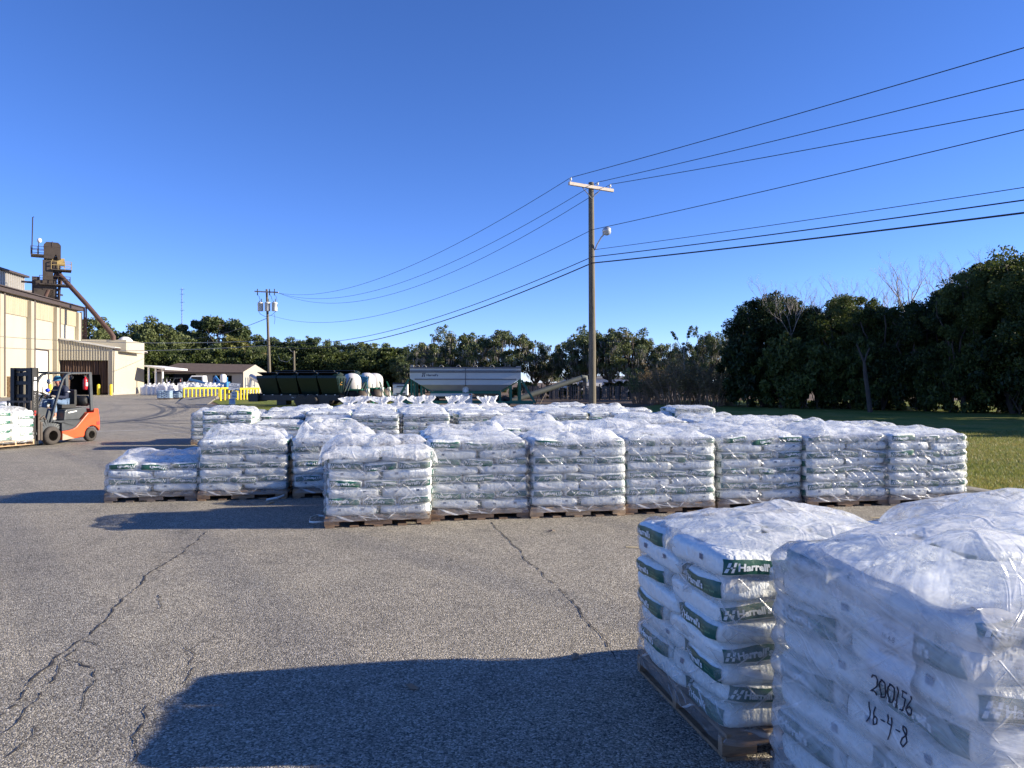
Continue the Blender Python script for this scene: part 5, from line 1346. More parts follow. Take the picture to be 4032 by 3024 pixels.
def blower(loc, rz, sc, label):
    t = thing('spreader_unit', label, 'spreader unit', loc, rz, 'white-domed spreader units'); t.scale = (sc, sc, sc)
    q = MB(); q.lathe([(.62, 0), (.66, .08), (.66, .62), (.60, .85), (.42, 1.04), (.2, 1.12), (.001, 1.13)], 26, 0, Matrix.Translation((-.35, 0, 1.22))); q.build('dome_tank', M['tank'], t)
    q = MB(); q.box((-.35, 0, 1.17), (1.5, 1.3, .09)); q.box((.2, 0, .22), (2.0, 1.1, .1))
    for x in (-.95, .1, 1.1):
        for y in (-.5, .5): q.bar((x, y, .2), (x, y, 1.15 if x < .5 else .62), .07)
    q.bar((1.15, -.5, .25), (.6, -.5, 1.7), .05); q.bar((1.15, .5, .25), (.6, .5, 1.7), .05); q.bar((1.0, 0, .2), (1.0, 0, -.0), .1)
    q.build('frame', M['frame_green'], t)
    q = MB(); q.box((.05, 0, .75), (1.1, .95, .72)); bevel(q.build('engine_housing', M['bin_dark'], t), .05)
    q = MB(); q.lathe([(.001, .02), (.44, .02), (.44, -.02), (.001, -.02)], 22, 0, Matrix.Translation((.35, -.58, .72)) @ Matrix.Rotation(R(75), 4, 'X')); q.build('fan_cover', M['rust_steel'], t)
    q = MB(); q.box((.78, -.05, .78), (.22, .80, .92)); bevel(q.build('radiator_box', M['white_paint'], t), .03)
    q = MB(); q.box((.895, -.05, .80), (.014, .46, .66)); q.box((.78, -.455, .80), (.10, .014, .66)); q.build('grille', M['hopper_low'], t)
    for x in (-.7, .7):
        for y in (-.6, .6):
            q = MB(); q.lathe([(.08, -.1), (.27, -.1), (.30, 0), (.27, .1), (.08, .1), (.08, -.1)], 16, 0, Matrix.Translation((x, y, .30)) @ Matrix.Rotation(R(90), 4, 'X')); q.build('wheel', M['rubber'], t)
    q = MB()
    for y in (-.3, .1): q.box((.6, y, .38), (.3, .25, .3))
    q.build('drum', M['bluebin'], t)
blower(P(1405, 1500, 50)*Vector((1, 1, 0)), R(6), .94, 'spreader unit with the largest white dome tank beside the dark tender')
blower(P(1463, 1500, 55)*Vector((1, 1, 0)), R(6), .98, 'middle spreader unit with white dome tank and white radiator box')
blower(P(1493, 1500, 57.5)*Vector((1, 1, 0)), R(6), .98, 'rightmost spreader unit with white dome tank and grille')
bt = thing('blue_hopper', 'small bright blue funnel hopper between the white dome tanks', 'hopper', P(1432, 1500, 52.2)*Vector((1, 1, 0)), R(10))
q = MB(); zt, zb = H+(HY-1478)*52.2/F, H+(HY-1506)*52.2/F
q.add([(-.30, -.4, zt), (.32, -.4, zt-.15), (.32, .4, zt-.15), (-.30, .4, zt), (-.10, -.12, zb), (.12, -.12, zb), (.12, .12, zb), (-.10, .12, zb)], [(4, 5, 1, 0), (5, 6, 2, 1), (6, 7, 3, 2), (7, 4, 0, 3), (7, 6, 5, 4)]); q.build('funnel', M['bluebin'], bt)
q = MB()
for x, y in ((-.28, -.35), (.28, -.35), (.28, .35), (-.28, .35)): q.bar((x, y, 0), (x*.9, y*.9, zt-.1), .05)
q.bar((-.3, -.4, zt), (.32, -.4, zt-.15), .05); q.build('stand', M['bluebin'], bt)
gn_ = thing('generator', 'white generator cabinet with navy top left of the big grey hopper', 'generator', P(1578, 1500, 51)*Vector((1, 1, 0)), R(4))
gk = 51/F; q = MB(); zg0, zg1 = H+(HY-1556)*gk, H+(HY-1513)*gk
q.box((0, 0, (zg0+zg1)/2), (57*gk, .8, zg1-zg0)); bevel(q.build('cabinet', M['white_paint'], gn_), .02)
q = MB(); q.box((0, 0, zg1+.05), (58*gk, .84, .1)); q.build('roof_panel', M['navy'], gn_)
q = MB(); q.box((.05, -.405, zg1-.14), (34*gk, .012, .09)); q.box((.05, -.405, zg0+.1), (36*gk, .012, .12)); q.box((.28, -.405, (zg0+zg1)/2), (.16, .012, .10)); q.build('vent', M['hopper_band'], gn_)
q = MB(); q.box((0, 0, zg0/2), (60*gk, .7, zg0-.02)); q.build('skid', M['steel_dark'], gn_)
# big grey field hopper
hb = thing('field_hopper', 'big grey steel hopper trailer on a green frame with navy lettering', 'hopper trailer', P(1834, 1500, 48)*Vector((1, 1, 0)), R(2))
hk = 48/F
def hX(z): return (1500+z/3.687-1834)*hk
def hZ(z): return H+(HY-(1380+z/3.687))*hk
x0, x1 = hX(452), hX(2020); zt, z1_, z2_, z3_ = hZ(258), hZ(408), hZ(498), hZ(582)
q = MB(); dy = 1.25
q.add([(x0, -dy, zt), (x1, -dy, zt), (x1, dy, zt), (x0, dy, zt), (x0, -dy, z1_), (x1, -dy, z1_), (x1, dy, z1_), (x0, dy, z1_), (hX(600), -dy, z2_), (hX(1870), -dy, z2_), (hX(1870), dy, z2_), (hX(600), dy, z2_)],
      [(4, 5, 1, 0), (5, 6, 2, 1), (6, 7, 3, 2), (7, 4, 0, 3), (8, 9, 5, 4), (9, 10, 6, 5), (10, 11, 7, 6), (11, 8, 4, 7)])
q.build('hopper_body', M['hopper'], hb)
q = MB(); q.add([(x0+.05, -dy+.03, zt-.25), (x1-.05, -dy+.03, zt-.25), (x1-.05, dy-.03, zt-.2), (x0+.05, dy-.03, zt-.2)], [(0, 1, 2, 3)]); q.build('tarp', M['bin_dark'], hb)
q = MB(); m0 = hX(1235)
for (a0, a1, b0, b1) in ((hX(600), m0-.02, hX(740), m0-.26), (m0+.02, hX(1870), m0+.26, hX(1735))):
    q.add([(a0, -dy, z2_-.002), (a1, -dy, z2_-.002), (a1, dy, z2_-.002), (a0, dy, z2_-.002), (b0, -dy*.75, z3_), (b1, -dy*.75, z3_), (b1, dy*.75, z3_), (b0, dy*.75, z3_)], [(4, 5, 1, 0), (5, 6, 2, 1), (6, 7, 3, 2), (7, 4, 0, 3)])
    c_ = (b0+b1)/2; q.add([(b0+.1, -dy*.72, z3_-.12), (b1-.1, -dy*.72, z3_-.12), (b1-.1, dy*.72, z3_-.12), (b0+.1, dy*.72, z3_-.12), (c_-.3, -.3, .55), (c_+.3, -.3, .55), (c_+.3, .3, .55), (c_-.3, .3, .55)], [(4, 5, 1, 0), (5, 6, 2, 1), (6, 7, 3, 2), (7, 4, 0, 3)])
q.build('discharge_cone', M['hopper_low'], hb)
q = MB()
for z in (hZ(300), hZ(318), hZ(418)): q.box(((x0+x1)/2, -dy-.02, z), (x1-x0 if z > z1_ else x1-x0-.6, .05, .06))
q.box(((x0+x1)/2, -dy-.02, zt+.01), (x1-x0+.08, .08, .08)); q.box((m0, -dy-.012, (zt+z2_)/2), (.04, .03, zt-z2_)); q.build('stiffening_rail', M['hopper_band'], hb)
q = MB()
for zx in (560, 655, 895, 1135, 1375, 1610):
    cx = hX(zx); pts = [(cx+.13*math.cos(k*math.pi/8), -dy+.02+.0*k, zt+.02+.15*math.sin(k*math.pi/8)) for k in range(9)]; q.tube(pts, .018, 6)
q.box((hX(485), -dy+.1, zt+.10), (.18, .3, .16)); q.box((hX(1985), -dy+.1, zt+.05), (.3, .3, .12)); q.build('tarp_bow', M['roof_metal'], hb)
q = MB(); yf = -dy-.006
put_text(q, "Harrell's", (hX(768), yf, hZ(360)), (1, 0, 0), (0, 0, 1), .15, 0, .02, True, hX(850)-hX(687))
for xx in (hX(632), hX(658)):
    for (a0, a1) in ((.02, .125), (-.125, -.02)):
        q.add([(xx-.03+a0*.22, yf, hZ(357)+a0), (xx+.035+a0*.22, yf, hZ(357)+a0), (xx+.035+a1*.22, yf, hZ(357)+a1), (xx-.03+a1*.22, yf, hZ(357)+a1)], [(0, 1, 2, 3)])
q.add([(hX(648)+.025*math.cos(k), yf-.001, hZ(357)+.025*math.sin(k)) for k in range(6)], [tuple(range(6))])
q.build('lettering', M['navy'], hb)
q = MB(); q.box((m0, -dy*.86, hZ(560)), (.38, .02, .40)); q.build('hatch_plate', M['hopper'], hb)
q = MB(); q.box(((hX(740)+hX(1735))/2, -dy*.78, hZ(606)), (hX(1735)-hX(740), .12, .16)); q.box(((hX(740)+hX(1735))/2, dy*.78, hZ(606)), (hX(1735)-hX(740), .12, .16))
for zx in (470, 510, 610, 1725, 1880, 2010):
    for yy in (-1, 1): q.bar((hX(zx), yy*dy*.8, .30), (hX(zx), yy*dy*.8, z1_ if zx in (470, 510, 2010) else hZ(500 if zx != 1725 else 600)), .13)
q.bar((hX(2030), -dy*.8, hZ(430)), (hX(2225), -dy*.8, .28), .13); q.bar((hX(430), -dy*.8, hZ(420)), (hX(300), -dy*.8, hZ(660)), .13); q.bar((hX(1740), -dy*.8, hZ(598)), (hX(1990), -dy*.8, hZ(440)), .07); q.bar((hX(490), -dy*.8, hZ(420)), (hX(740), -dy*.8, hZ(590)), .07)
for s_ in (-1, 1): q.bar((hX(290), s_*dy*.8, .36), (hX(2200), s_*dy*.8, .30), .16)
q.build('frame', M['frame_green'], hb)
q = MB(); q.box(((hX(740)+hX(1330))/2, -dy*.95, hZ(640)), (hX(1330)-hX(740), .04, .18)); q.box(((hX(1110)+hX(1330))/2, -dy*.95, hZ(722)), (hX(1330)-hX(1110), .04, .52)); q.build('control_panel', M['hopper'], hb)
q = MB(); put_text(q, 'NW', (hX(1172), -dy*.95-.026, hZ(678)), (1, 0, 0), (0, 0, 1), .16, 0, .05, True, .32); q.box((hX(1300), -dy*.95-.024, hZ(634)), (.14, .01, .08), 1); q.box((hX(1080), -dy*.95-.024, hZ(640)), (.4, .008, .03), 2); q.build('panel_lettering', [M['black'], M['lens_red'], M['bluebin']], hb)
for xx in (hX(560), hX(760), hX(1650), hX(1800)):
    for yy in (-dy*.7, dy*.7):
        wt = MB(); MM = Matrix.Translation((xx, yy, .36)) @ Matrix.Rotation(R(90), 4, 'X'); wt.lathe([(.15, -.1), (.32, -.11), (.36, -.07), (.36, .07), (.32, .11), (.15, .1), (.15, -.1)], 18, 0, MM); wt.build('wheel', M['rubber'], hb)
q = MB(); vs = []
q.add([(.0+m0, -dy*.96, hZ(612)), (m0+.13, -dy*.96, hZ(585)), (m0, -dy*.96, hZ(545)), (m0-.13, -dy*.96, hZ(585))], [(0, 1, 2, 3)]); q.build('placard', M['white_paint'], hb)
# auger
au = thing('grain_auger', 'long grey auger tube slanting up to the right behind the lamp pole', 'auger', (0, 0, 0))
a0, a1 = P(1975, 1592, 51), P(2296, 1486, 53)
q = MB(); q.tube([a0, a1], .19, 14); q.tube([a1-(a1-a0).normalized()*.1, a1+Vector((.15, 0, -.02)), a1+Vector((.18, 0, -.35))], [.22, .22, .18], 10); q.build('tube', M['auger'], au)
q = MB(); q.bar(a0.lerp(a1, .45), a0.lerp(a1, .5)+Vector((-.9, 0, -2.2)), .06)
q.bar(a0.lerp(a1, .55)+Vector((0, .4, -.1)), Vector((a0.lerp(a1, .5).x-.3, 51.6, 0)), .05); q.build('support_leg', M['rust_steel'], au)
# far blue machine and white truck by the shed
bm_ = thing('blue_machine', 'distant blue farm machine before the right bay of the shed', 'machine', Vector(((872-HX)*101/F, 101, 0)))
q = MB(); q.box((0, 0, 1.1), (1.9, 1.2, 1.1)); q.bar((-1, 0, 1.2), (-4.4, 0, 2.0), .35, .3); q.bar((-.9, 0, 2.4), (.2, 0, 1.0), .3); q.bar((.9, -.3, 0), (.9, -.3, 2.3), .12); q.bar((-.9, -.3, 0), (-.9, -.3, 2.2), .12); q.build('frame', M['bluebin'], bm_)
q = MB(); q.lathe([(.4, 0), (.4, .9), (.2, 1.1), (.001, 1.1)], 14, 0, Matrix.Translation((.4, -.4, 1.6))); q.build('tank', M['white_paint'], bm_)
for x in (-.8, .8):
    q = MB(); q.lathe([(.2, -.15), (.5, -.15), (.5, .15), (.2, .15)], 16, 0, Matrix.Translation((x, -.6, .5)) @ Matrix.Rotation(R(90), 4, 'X')); q.build('wheel', M['rubber'], bm_)
vn = thing('white_truck', 'distant white truck with a dark cab window in front of the shed', 'truck', Vector(((778-HX)*102/F, 102, 0)), R(8))
q = MB(); q.prism([(-2.4, .5), (-2.4, 1.5), (-1.2, 1.6), (-.6, 2.5), (1.0, 2.5), (1.1, 1.5), (3.0, 1.5), (3.0, .5)], -.9, .9); bevel(q.build('body', M['white_paint'], vn), .08)
q = MB(); q.prism([(-1.0, 1.65), (-.5, 2.35), (.8, 2.35), (.85, 1.65)], -.91, .91); q.build('window', M['black'], vn)
for x in (-1.6, 2.0):
    for y in (-.85, .85):
        q = MB(); q.lathe([(.15, -.12), (.45, -.12), (.45, .12), (.15, .12), (.15, -.12)], 16, 0, Matrix.Translation((x, y, .45)) @ Matrix.Rotation(R(90), 4, 'X')); q.build('wheel', M['rubber'], vn)
# white discharge pipe at the shed gable
pv = thing('discharge_pipe', 'pale inclined pipe between the shed gable and the dark tender', 'pipe', (0, 0, 0))
q = MB(); q.tube([P(990, 1482, 90), P(1026, 1503, 88)], .33, 10); q.tube([P(992, 1483, 90), P(985, 1530, 90)], .3, 8); q.build('tube', M['alu'], pv)
q = MB()
for i in range(5):
    a = P(967+i*9, 1500, 92); a.z = 0; q.bar(a, a+Vector((0, 0, 2.2)), .08)
q.bar(P(967, 1518, 92), P(1003, 1518, 92), .08); q.bar(P(967, 1540, 92), P(1003, 1540, 92), .08); q.build('frame', M['alu'], pv)
# ================================================================== TREES
def leaf_quads(rng, cen, rad, n, size, flat=.75, elong=1.9):
    """n rhombic leaves around each clump centre, denser towards the clump's skin"""
    cen = np.asarray(cen); m = len(cen)
    d = rng.normal(size=(m, n, 3)); d /= np.linalg.norm(d, axis=2, keepdims=True)
    r = rng.random((m, n, 1))**.45
    rad = np.asarray(rad).reshape(m, 1, 1)
    pos = cen[:, None, :]+d*r*rad*np.array([1, 1, flat])
    pos = pos.reshape(-1, 3); k = len(pos)
    a = rng.normal(size=(k, 3)); a /= np.linalg.norm(a, axis=1, keepdims=True)
    b = rng.normal(size=(k, 3)); b -= a*(a*b).sum(1, keepdims=True); b /= np.linalg.norm(b, axis=1, keepdims=True)
    s = size*rng.uniform(.6, 1.4, (k, 1))
    V = np.stack([pos-a*s*elong/2, pos+b*s/2, pos+a*s*elong/2, pos-b*s/2], axis=1)
    return V.reshape(-1, 3)
def limb(mb, rnd, p0, p1, r0, r1, wob, n=5, sides=6):
    pts = []; rs = []
    L_ = (p1-p0).length
    for i in range(n+1):
        f = i/n; p = p0.lerp(p1, f)
        if 0 < i < n: p = p+Vector((rnd.uniform(-1, 1), rnd.uniform(-1, 1), rnd.uniform(-.6, .9)))*wob*L_
        pts.append(p); rs.append(r0+(r1-r0)*f)
    mb.tube(pts, rs, sides, caps=False)
    return pts
def tree_proto(seed, h, spread, crown_base, nclump, clump_r, nleaf, leaf, lmat, tr=.25, shape='round', moss=0, twigs=True, gap=0):
    """returns (trunk mesh, crown mesh, moss mesh or None)"""
    rnd = random.Random(seed); rng = np.random.default_rng(seed)
    mb = MB(); cb = crown_base*h
    fork = Vector((rnd.uniform(-.05, .05)*h, rnd.uniform(-.05, .05)*h, cb*rnd.uniform(.7, 1.0)))
    limb(mb, rnd, Vector((0, 0, -.2)), fork, tr, tr*.72, .03, 5, 8)
    nmain = 7 if shape != 'column' else 4
    mains = []
    for i in range(nmain):
        th = 2*math.pi*(i+rnd.uniform(-.3, .3))/nmain
        rr = spread*rnd.uniform(.35, .75); zz = h*rnd.uniform(.55, .86)
        if shape == 'spread': zz = h*rnd.uniform(.45, .82); rr = spread*rnd.uniform(.45, .85)
        e = Vector((fork.x+rr*math.cos(th), fork.y+rr*math.sin(th), zz))
        mains.append(limb(mb, rnd, fork, e, tr*.55, tr*.16, .07, 6, 6))
    mains.append(limb(mb, rnd, fork, Vector((fork.x, fork.y, h*.9)), tr*.6, tr*.12, .05, 6, 6))
    allp = [p for m_ in mains for p in m_[2:]]
    cen = []; rad = []
    tries = 0
    while len(cen) < nclump and tries < nclump*40:
        tries += 1
        u = Vector((rnd.gauss(0, 1), rnd.gauss(0, 1), rnd.gauss(0, 1))).normalized()*rnd.random()**.42
        if shape == 'spread':
            x, y, z = u.x*spread, u.y*spread, (h+cb)/2+u.z*(h-cb)/2*(1.0-.25*abs(u.x))
        elif shape == 'flat':
            x, y, z = u.x*spread, u.y*spread, cb+(h-cb)*(.55+.45*u.z)
        else:
            f = .5+.5*u.z; x, y, z = u.x*spread*(1.12-.42*f), u.y*spread*(1.12-.42*f), cb+(h-cb)*f
        p = Vector((x, y, z))
        nz = noise.noise(Vector((x/spread*2.3+seed, y/spread*2.3, z/h*3.2)))
        if nz < -.12+gap: continue
        cen.append(p); rad.append(clump_r*rnd.uniform(.6, 1.35))
    for p in cen:
        j = min(allp, key=lambda q: (q-p).length_squared)
        if rnd.random() < (.75 if twigs else .4): limb(mb, rnd, j, p, tr*.11, tr*.03, .08, 3, 4)
    trunk = mb.mesh('trunk', M['bark'])
    lv = leaf_quads(rng, [tuple(p) for p in cen], rad, nleaf, leaf)
    # stray twigs of leaves beyond the skin so the outline stays uneven
    ex = []
    for p in cen:
        if p.z > h*.6 and rnd.random() < .3:
            q = p+Vector((rnd.uniform(-1, 1), rnd.uniform(-1, 1), rnd.uniform(.1, .8)))*clump_r*1.1; ex.append(tuple(q))
    if ex: lv = np.concatenate([lv, leaf_quads(rng, ex, [clump_r*.42]*len(ex), max(8, nleaf//5), leaf)])
    crown = quads_mesh('crown', lv, M[lmat])
    ms = None
    if moss:
        q = []
        for p in cen:
            if rnd.random() < moss:
                for k in range(rnd.randint(10, 22)):
                    a = p+Vector((rnd.uniform(-1, 1), rnd.uniform(-1, 1), rnd.uniform(-.7, .1)))*clump_r
                    l = rnd.uniform(.25, 1.1)*h*.10; w = rnd.uniform(.012, .03)*h*.35; th = rnd.uniform(0, math.pi)
                    dx, dy = math.cos(th)*w, math.sin(th)*w; jx = rnd.uniform(-.4, .4)*w
                    q += [(a.x-dx, a.y-dy, a.z), (a.x+dx, a.y+dy, a.z), (a.x+dx*.4+jx, a.y+dy*.4, a.z-l*.6), (a.x+jx, a.y, a.z-l)]
        ms = quads_mesh('hanging_moss', q, M['moss'])
    return trunk, crown, ms
def plant_tree(proto, loc, h_scale, rz, label, group, name='oak_tree', cat='tree', sxy=None):
    t = thing(name, label, cat, loc, rz, group)
    s = h_scale; t.scale = (sxy or s, sxy or s, s)
    inst('trunk', proto[0], t); inst('crown', proto[1], t)
    if proto[2]: inst('hanging_moss', proto[2], t)
    return t
# prototypes are 10 m tall
PF = [tree_proto(s, 10, [3.2, 3.9, 3.5][s-1], .14, [80, 110, 95][s-1], .74, 330, .105, 'leaf_dark', .24, gap=[.05, 0, .08][s-1]) for s in (1, 2, 3)]
PO = [tree_proto(s, 10, 6.2, .26, 82, .78, 190, .15, 'leaf_oak', .42, 'spread', .75, gap=.16) for s in (11, 12, 13)]
PR = [tree_proto(s, 10, 4.6, .22, 95, .9, 190, .19, 'leaf_far', .3) for s in (21, 22, 23)]
PRo = [tree_proto(27, 10, 4.6, .2, 85, .95, 110, .26, 'leaf_olive', .3)]
PRr = [tree_proto(28, 10, 4.2, .2, 80, .95, 90, .26, 'leaf_rust', .3)]
PP_ = [tree_proto(31, 10, 3.8, .62, 60, .85, 120, .22, 'leaf_pine', .28, 'flat', gap=.02)]
PU = [tree_proto(s, 10, 6.5, .02, 70, 1.3, 130, .32, 'leaf_dark', .15, 'round', twigs=False) for s in (41, 42)]

def bare_tree(seed, h, mat='bark_pale', levels=6, tr=.2, spread=.5):
    rnd = random.Random(seed); mb = MB()
    def grow(p, d, l, r, lv):
        n = 3; pts = [p]; rs = [r]
        for i in range(n):
            d = (d+Vector((rnd.uniform(-1, 1), rnd.uniform(-1, 1), rnd.uniform(-.3, .8)))*.16).normalized()
            p = p+d*l/n; pts.append(p); rs.append(r*(1-.35*(i+1)/n))
        mb.tube(pts, rs, 5 if lv > 2 else 3, caps=False)
        if lv == 0: return
        for k in range(3 if lv > 1 else 4):
            ax = Vector((rnd.uniform(-1, 1), rnd.uniform(-1, 1), rnd.uniform(-.1, .5))).normalized()
            nd = (d+ax*rnd.uniform(.5, 1.1)*spread*1.6).normalized()
            if nd.z < -.1: nd.z *= -.4
            grow(pts[rnd.choice((2, 3, 3))], nd, l*rnd.uniform(.55, .8), rs[-1]*.72, lv-1)
    grow(Vector((0, 0, -.1)), Vector((0, 0, 1)), h*.36, tr, levels)
    return mb.mesh('trunk', M[mat])
BT = [bare_tree(5, 10, tr=.36), bare_tree(8, 10, tr=.34)]

def on_y(sx, Y): return Vector(((sx-HX)*Y/F, Y, 0))
def h_for(sy, Y): return H+(HY-sy)*Y/F
rt = random.Random(77)
# --- right-hand wood: edge runs away from the right frame edge
wood = [ # sx, Y, top sy, prototype
    (2960, 47, 1190, 0), (3010, 45, 1150, 1), (3095, 49, 1130, 2), (3160, 44, 1185, 1), (3225, 47, 1215, 0), (3285, 46, 1170, 0), (3338, 42, 1126, 2), (3400, 45, 1180, 1), (3470, 40, 1176, 2), (3560, 44, 1196, 0), (3650, 38, 1158, 1), (3740, 42, 1098, 2),
    (3800, 36, 1080, 0), (3855, 40, 1026, 1), (3935, 37, 976, 2), (4000, 35, 985, 0), (4110, 36, 1010, 0), (4200, 32, 980, 1), (3010, 54, 1225, 2), (3140, 55, 1215, 0), (3480, 52, 1205, 1), (3700, 50, 1170, 0), (3900, 46, 1070, 1), (4080, 43, 1010, 2)]
side = ['at the left end of the right-hand wood', 'left of the middle of the right-hand wood', 'in the middle of the right-hand wood', 'right of the middle of the right-hand wood', 'at the right edge of the right-hand wood']
for i, (sx, Y, sy, k) in enumerate(wood):
    h = h_for(sy, Y); s = h/10.2
    zone = min(4, int((sx-2850)/260)); back = i >= 18
    lb = '%s dark tree %s' % (('tall' if sy < 1120 else 'bushy') if not back else 'hidden', side[zone])
    lb += ', %s' % ['tightly crowded', 'with a ragged top', 'with a rounded crown'][(i*7+k) % 3] + (', behind' if back else '')
    plant_tree(PF[k], on_y(sx, Y)+Vector((0, 0, .1)), s, rt.uniform(0, 6.28), lb, 'trees of the right-hand wood', 'broadleaf_tree', sxy=s*rt.uniform(.75, 1.05))
for i in range(20):   # understory
    sx = 2950+i*66; Y = 43.5-i*.52+rt.uniform(-1, 1)
    s = rt.uniform(.30, .44)
    plant_tree(PU[i % 2], on_y(sx, Y)+Vector((0, 0, .1)), s, rt.uniform(0, 6.28), 'dark shrub in the undergrowth along the foot of the right-hand wood', 'undergrowth of the right-hand wood', 'shrub', 'shrub', sxy=s*.75)
for i in range(3):   # just outside the photo; they throw the shade on the lawn
    plant_tree(PF[i], Vector((25+i*.9, 28.5-i*3.6, .1)), .62-.05*i, i*2.0, 'dark broadleaf tree beyond the right edge of the photo, shading the lawn', 'trees shading the lawn', 'broadleaf_tree', sxy=.95)
for me_, sx, Y, sy, lb in ((BT[0], 3635, 60, 985, 'tall pale leafless tree rising above the right-hand wood'), (BT[1], 3165, 44.5, 1075, 'pale leafless tree standing at the front of the right-hand wood'), (BT[1], 3450, 63, 1060, 'smaller pale leafless tree left of the tall leafless one')):
    t = thing('bare_tree', lb, 'tree', on_y(sx, Y), rt.uniform(0, 6), 'leafless trees'); s = h_for(sy, Y)/max(v_.co.z for v_ in me_.vertices); t.scale = (s, s, s); inst('trunk', me_, t)
t = thing('bare_tree', 'pale bare leaning trunk low in the dark of the right-hand wood', 'tree', on_y(3412, 36.5), 0, 'leafless trees')
q = MB(); q.tube([(.2, 0, 0), (.08, 0, 1.0), (-.05, 0, 1.9), (-.12, 0, 2.6)], [.13, .11, .10, .07], 8); q.tube([(-.12, 0, 2.6), (-.5, 0, 3.5)], [.06, .03], 6); q.tube([(-.12, 0, 2.6), (.15, 0, 3.3)], [.06, .03], 6); q.build('trunk', M['bark'], t)
# --- mossy live oaks in the centre
oaks = [(1640, 88, 1395, 1, .8), (1700, 84, 1350, 0, .75), (1775, 80, 1292, 1, 1), (1880, 82, 1335, 2, .9), (1955, 78, 1288, 0, 1.0), (2110, 82, 1345, 1, .75), (2160, 90, 1380, 2, .8), (2250, 80, 1330, 2, .7), (2330, 78, 1290, 1, .8), (2400, 76, 1283, 0, 1.0), (2490, 74, 1300, 1, 1.0), (2570, 76, 1335, 2, .85), (2655, 80, 1375, 0, .8), (2700, 72, 1350, 2, .7), (2770, 62, 1295, 1, .6), (2840, 66, 1310, 2, .7)]
for i, (sx, Y, sy, k, wsc) in enumerate(oaks):
    h = h_for(sy, Y); s = h/10.0
    where = 'behind the green tanks' if sx < 1660 else ('above the grey hopper' if sx < 2060 else ('just left of the lamp pole' if sx < 2330 else ('right of the lamp pole' if sx < 2620 else 'above the brown thicket')))
    kind = ['tall', 'low', 'wide', 'ragged', 'dense'][i % 5]
    plant_tree(PO[k], on_y(sx, Y), s, rt.uniform(0, 6.28), '%s live oak hung with grey moss %s' % (kind, where), 'mossy live oaks in the centre', sxy=s*wsc)
# --- mixed wood on the left horizon
left = [(330, 150, 1238, 1), (395, 165, 1300, 0), (450, 158, 1315, 2), (545, 140, 1268, 1), (610, 138, 1242, 0), (665, 142, 1262, 2), (735, 150, 1290, 1), (790, 155, 1300, 0), (930, 150, 1325, 0), (985, 152, 1312, 1), (1060, 150, 1318, 2), (1130, 148, 1325, 0), (1190, 150, 1330, 1), (1255, 146, 1318, 2), (1330, 140, 1340, 0), (1390, 136, 1348, 1), (1450, 130, 1338, 2), (1515, 126, 1348, 0), (1570, 120, 1360, 1), (700, 133, 1370, 1), (850, 132, 1350, 0), (1000, 130, 1360, 1), (1100, 128, 1380, 2), (1220, 128, 1385, 0), (1340, 125, 1390, 1), (1480, 118, 1400, 2), (250, 160, 1280, 0), (500, 134, 1390, 2), (600, 131, 1385, 0), (1600, 110, 1395, 2)]
for i, (sx, Y, sy, k) in enumerate(left):
    h = h_for(sy, Y); s = h/10.2
    where = 'behind the warehouse annex' if sx < 520 else ('behind the brown-roofed shed' if sx < 830 else ('around the transformer pole' if sx < 1130 else ('behind the dark tenders' if sx < 1400 else 'behind the white dome tanks')))
    kind = ['rounded', 'tall', 'spreading', 'shaggy', 'low'][(i*3+k) % 5]
    row_ = 'front-row ' if Y < 135 else ''
    plant_tree(PR[k], on_y(sx, Y), s, rt.uniform(0, 6.28), '%s %sgreen tree %s' % (kind, row_, where), 'green trees along the left horizon', 'broadleaf_tree', sxy=s*rt.uniform(.85, 1.15))
plant_tree(PP_[0], on_y(868, 146), h_for(1255, 146)/10.0, 1.0, 'round-topped pine standing above the wood left of the transformer pole', 'green trees along the left horizon', 'pine_tree', sxy=h_for(1255, 146)/10.0*.95)
plant_tree(PRo[0], on_y(905, 138), h_for(1325, 138)/10.2, 2.0, 'yellow-green tree below the round-topped pine', 'green trees along the left horizon', 'broadleaf_tree')
plant_tree(PRr[0], on_y(965, 140), h_for(1330, 140)/10.2, .5, 'rust-brown autumn tree left of the transformer pole', 'green trees along the left horizon', 'broadleaf_tree')
for i in range(34):   # undergrowth that closes the foot of the wood
    sx = 480+i*48; Y = 126-abs(i-8)*.6+rt.uniform(-3, 3)
    if sx > 1980: break
    s = rt.uniform(.5, .8)*(1 if sx < 1700 else .55)
    plant_tree(PU[i % 2], on_y(sx, Y), s, rt.uniform(0, 6.28), 'dark shrub in the undergrowth at the foot of the far trees', 'undergrowth of the far trees', 'shrub', 'shrub')
for i in range(13):
    plant_tree(PU[i % 2], on_y(2030+i*46, 73+rt.uniform(-1.5, 1.5)), rt.uniform(.10, .2), rt.uniform(0, 6.28), 'low dark shrub behind the board fence under the live oaks', 'low shrubs under the live oaks', 'shrub', 'shrub')
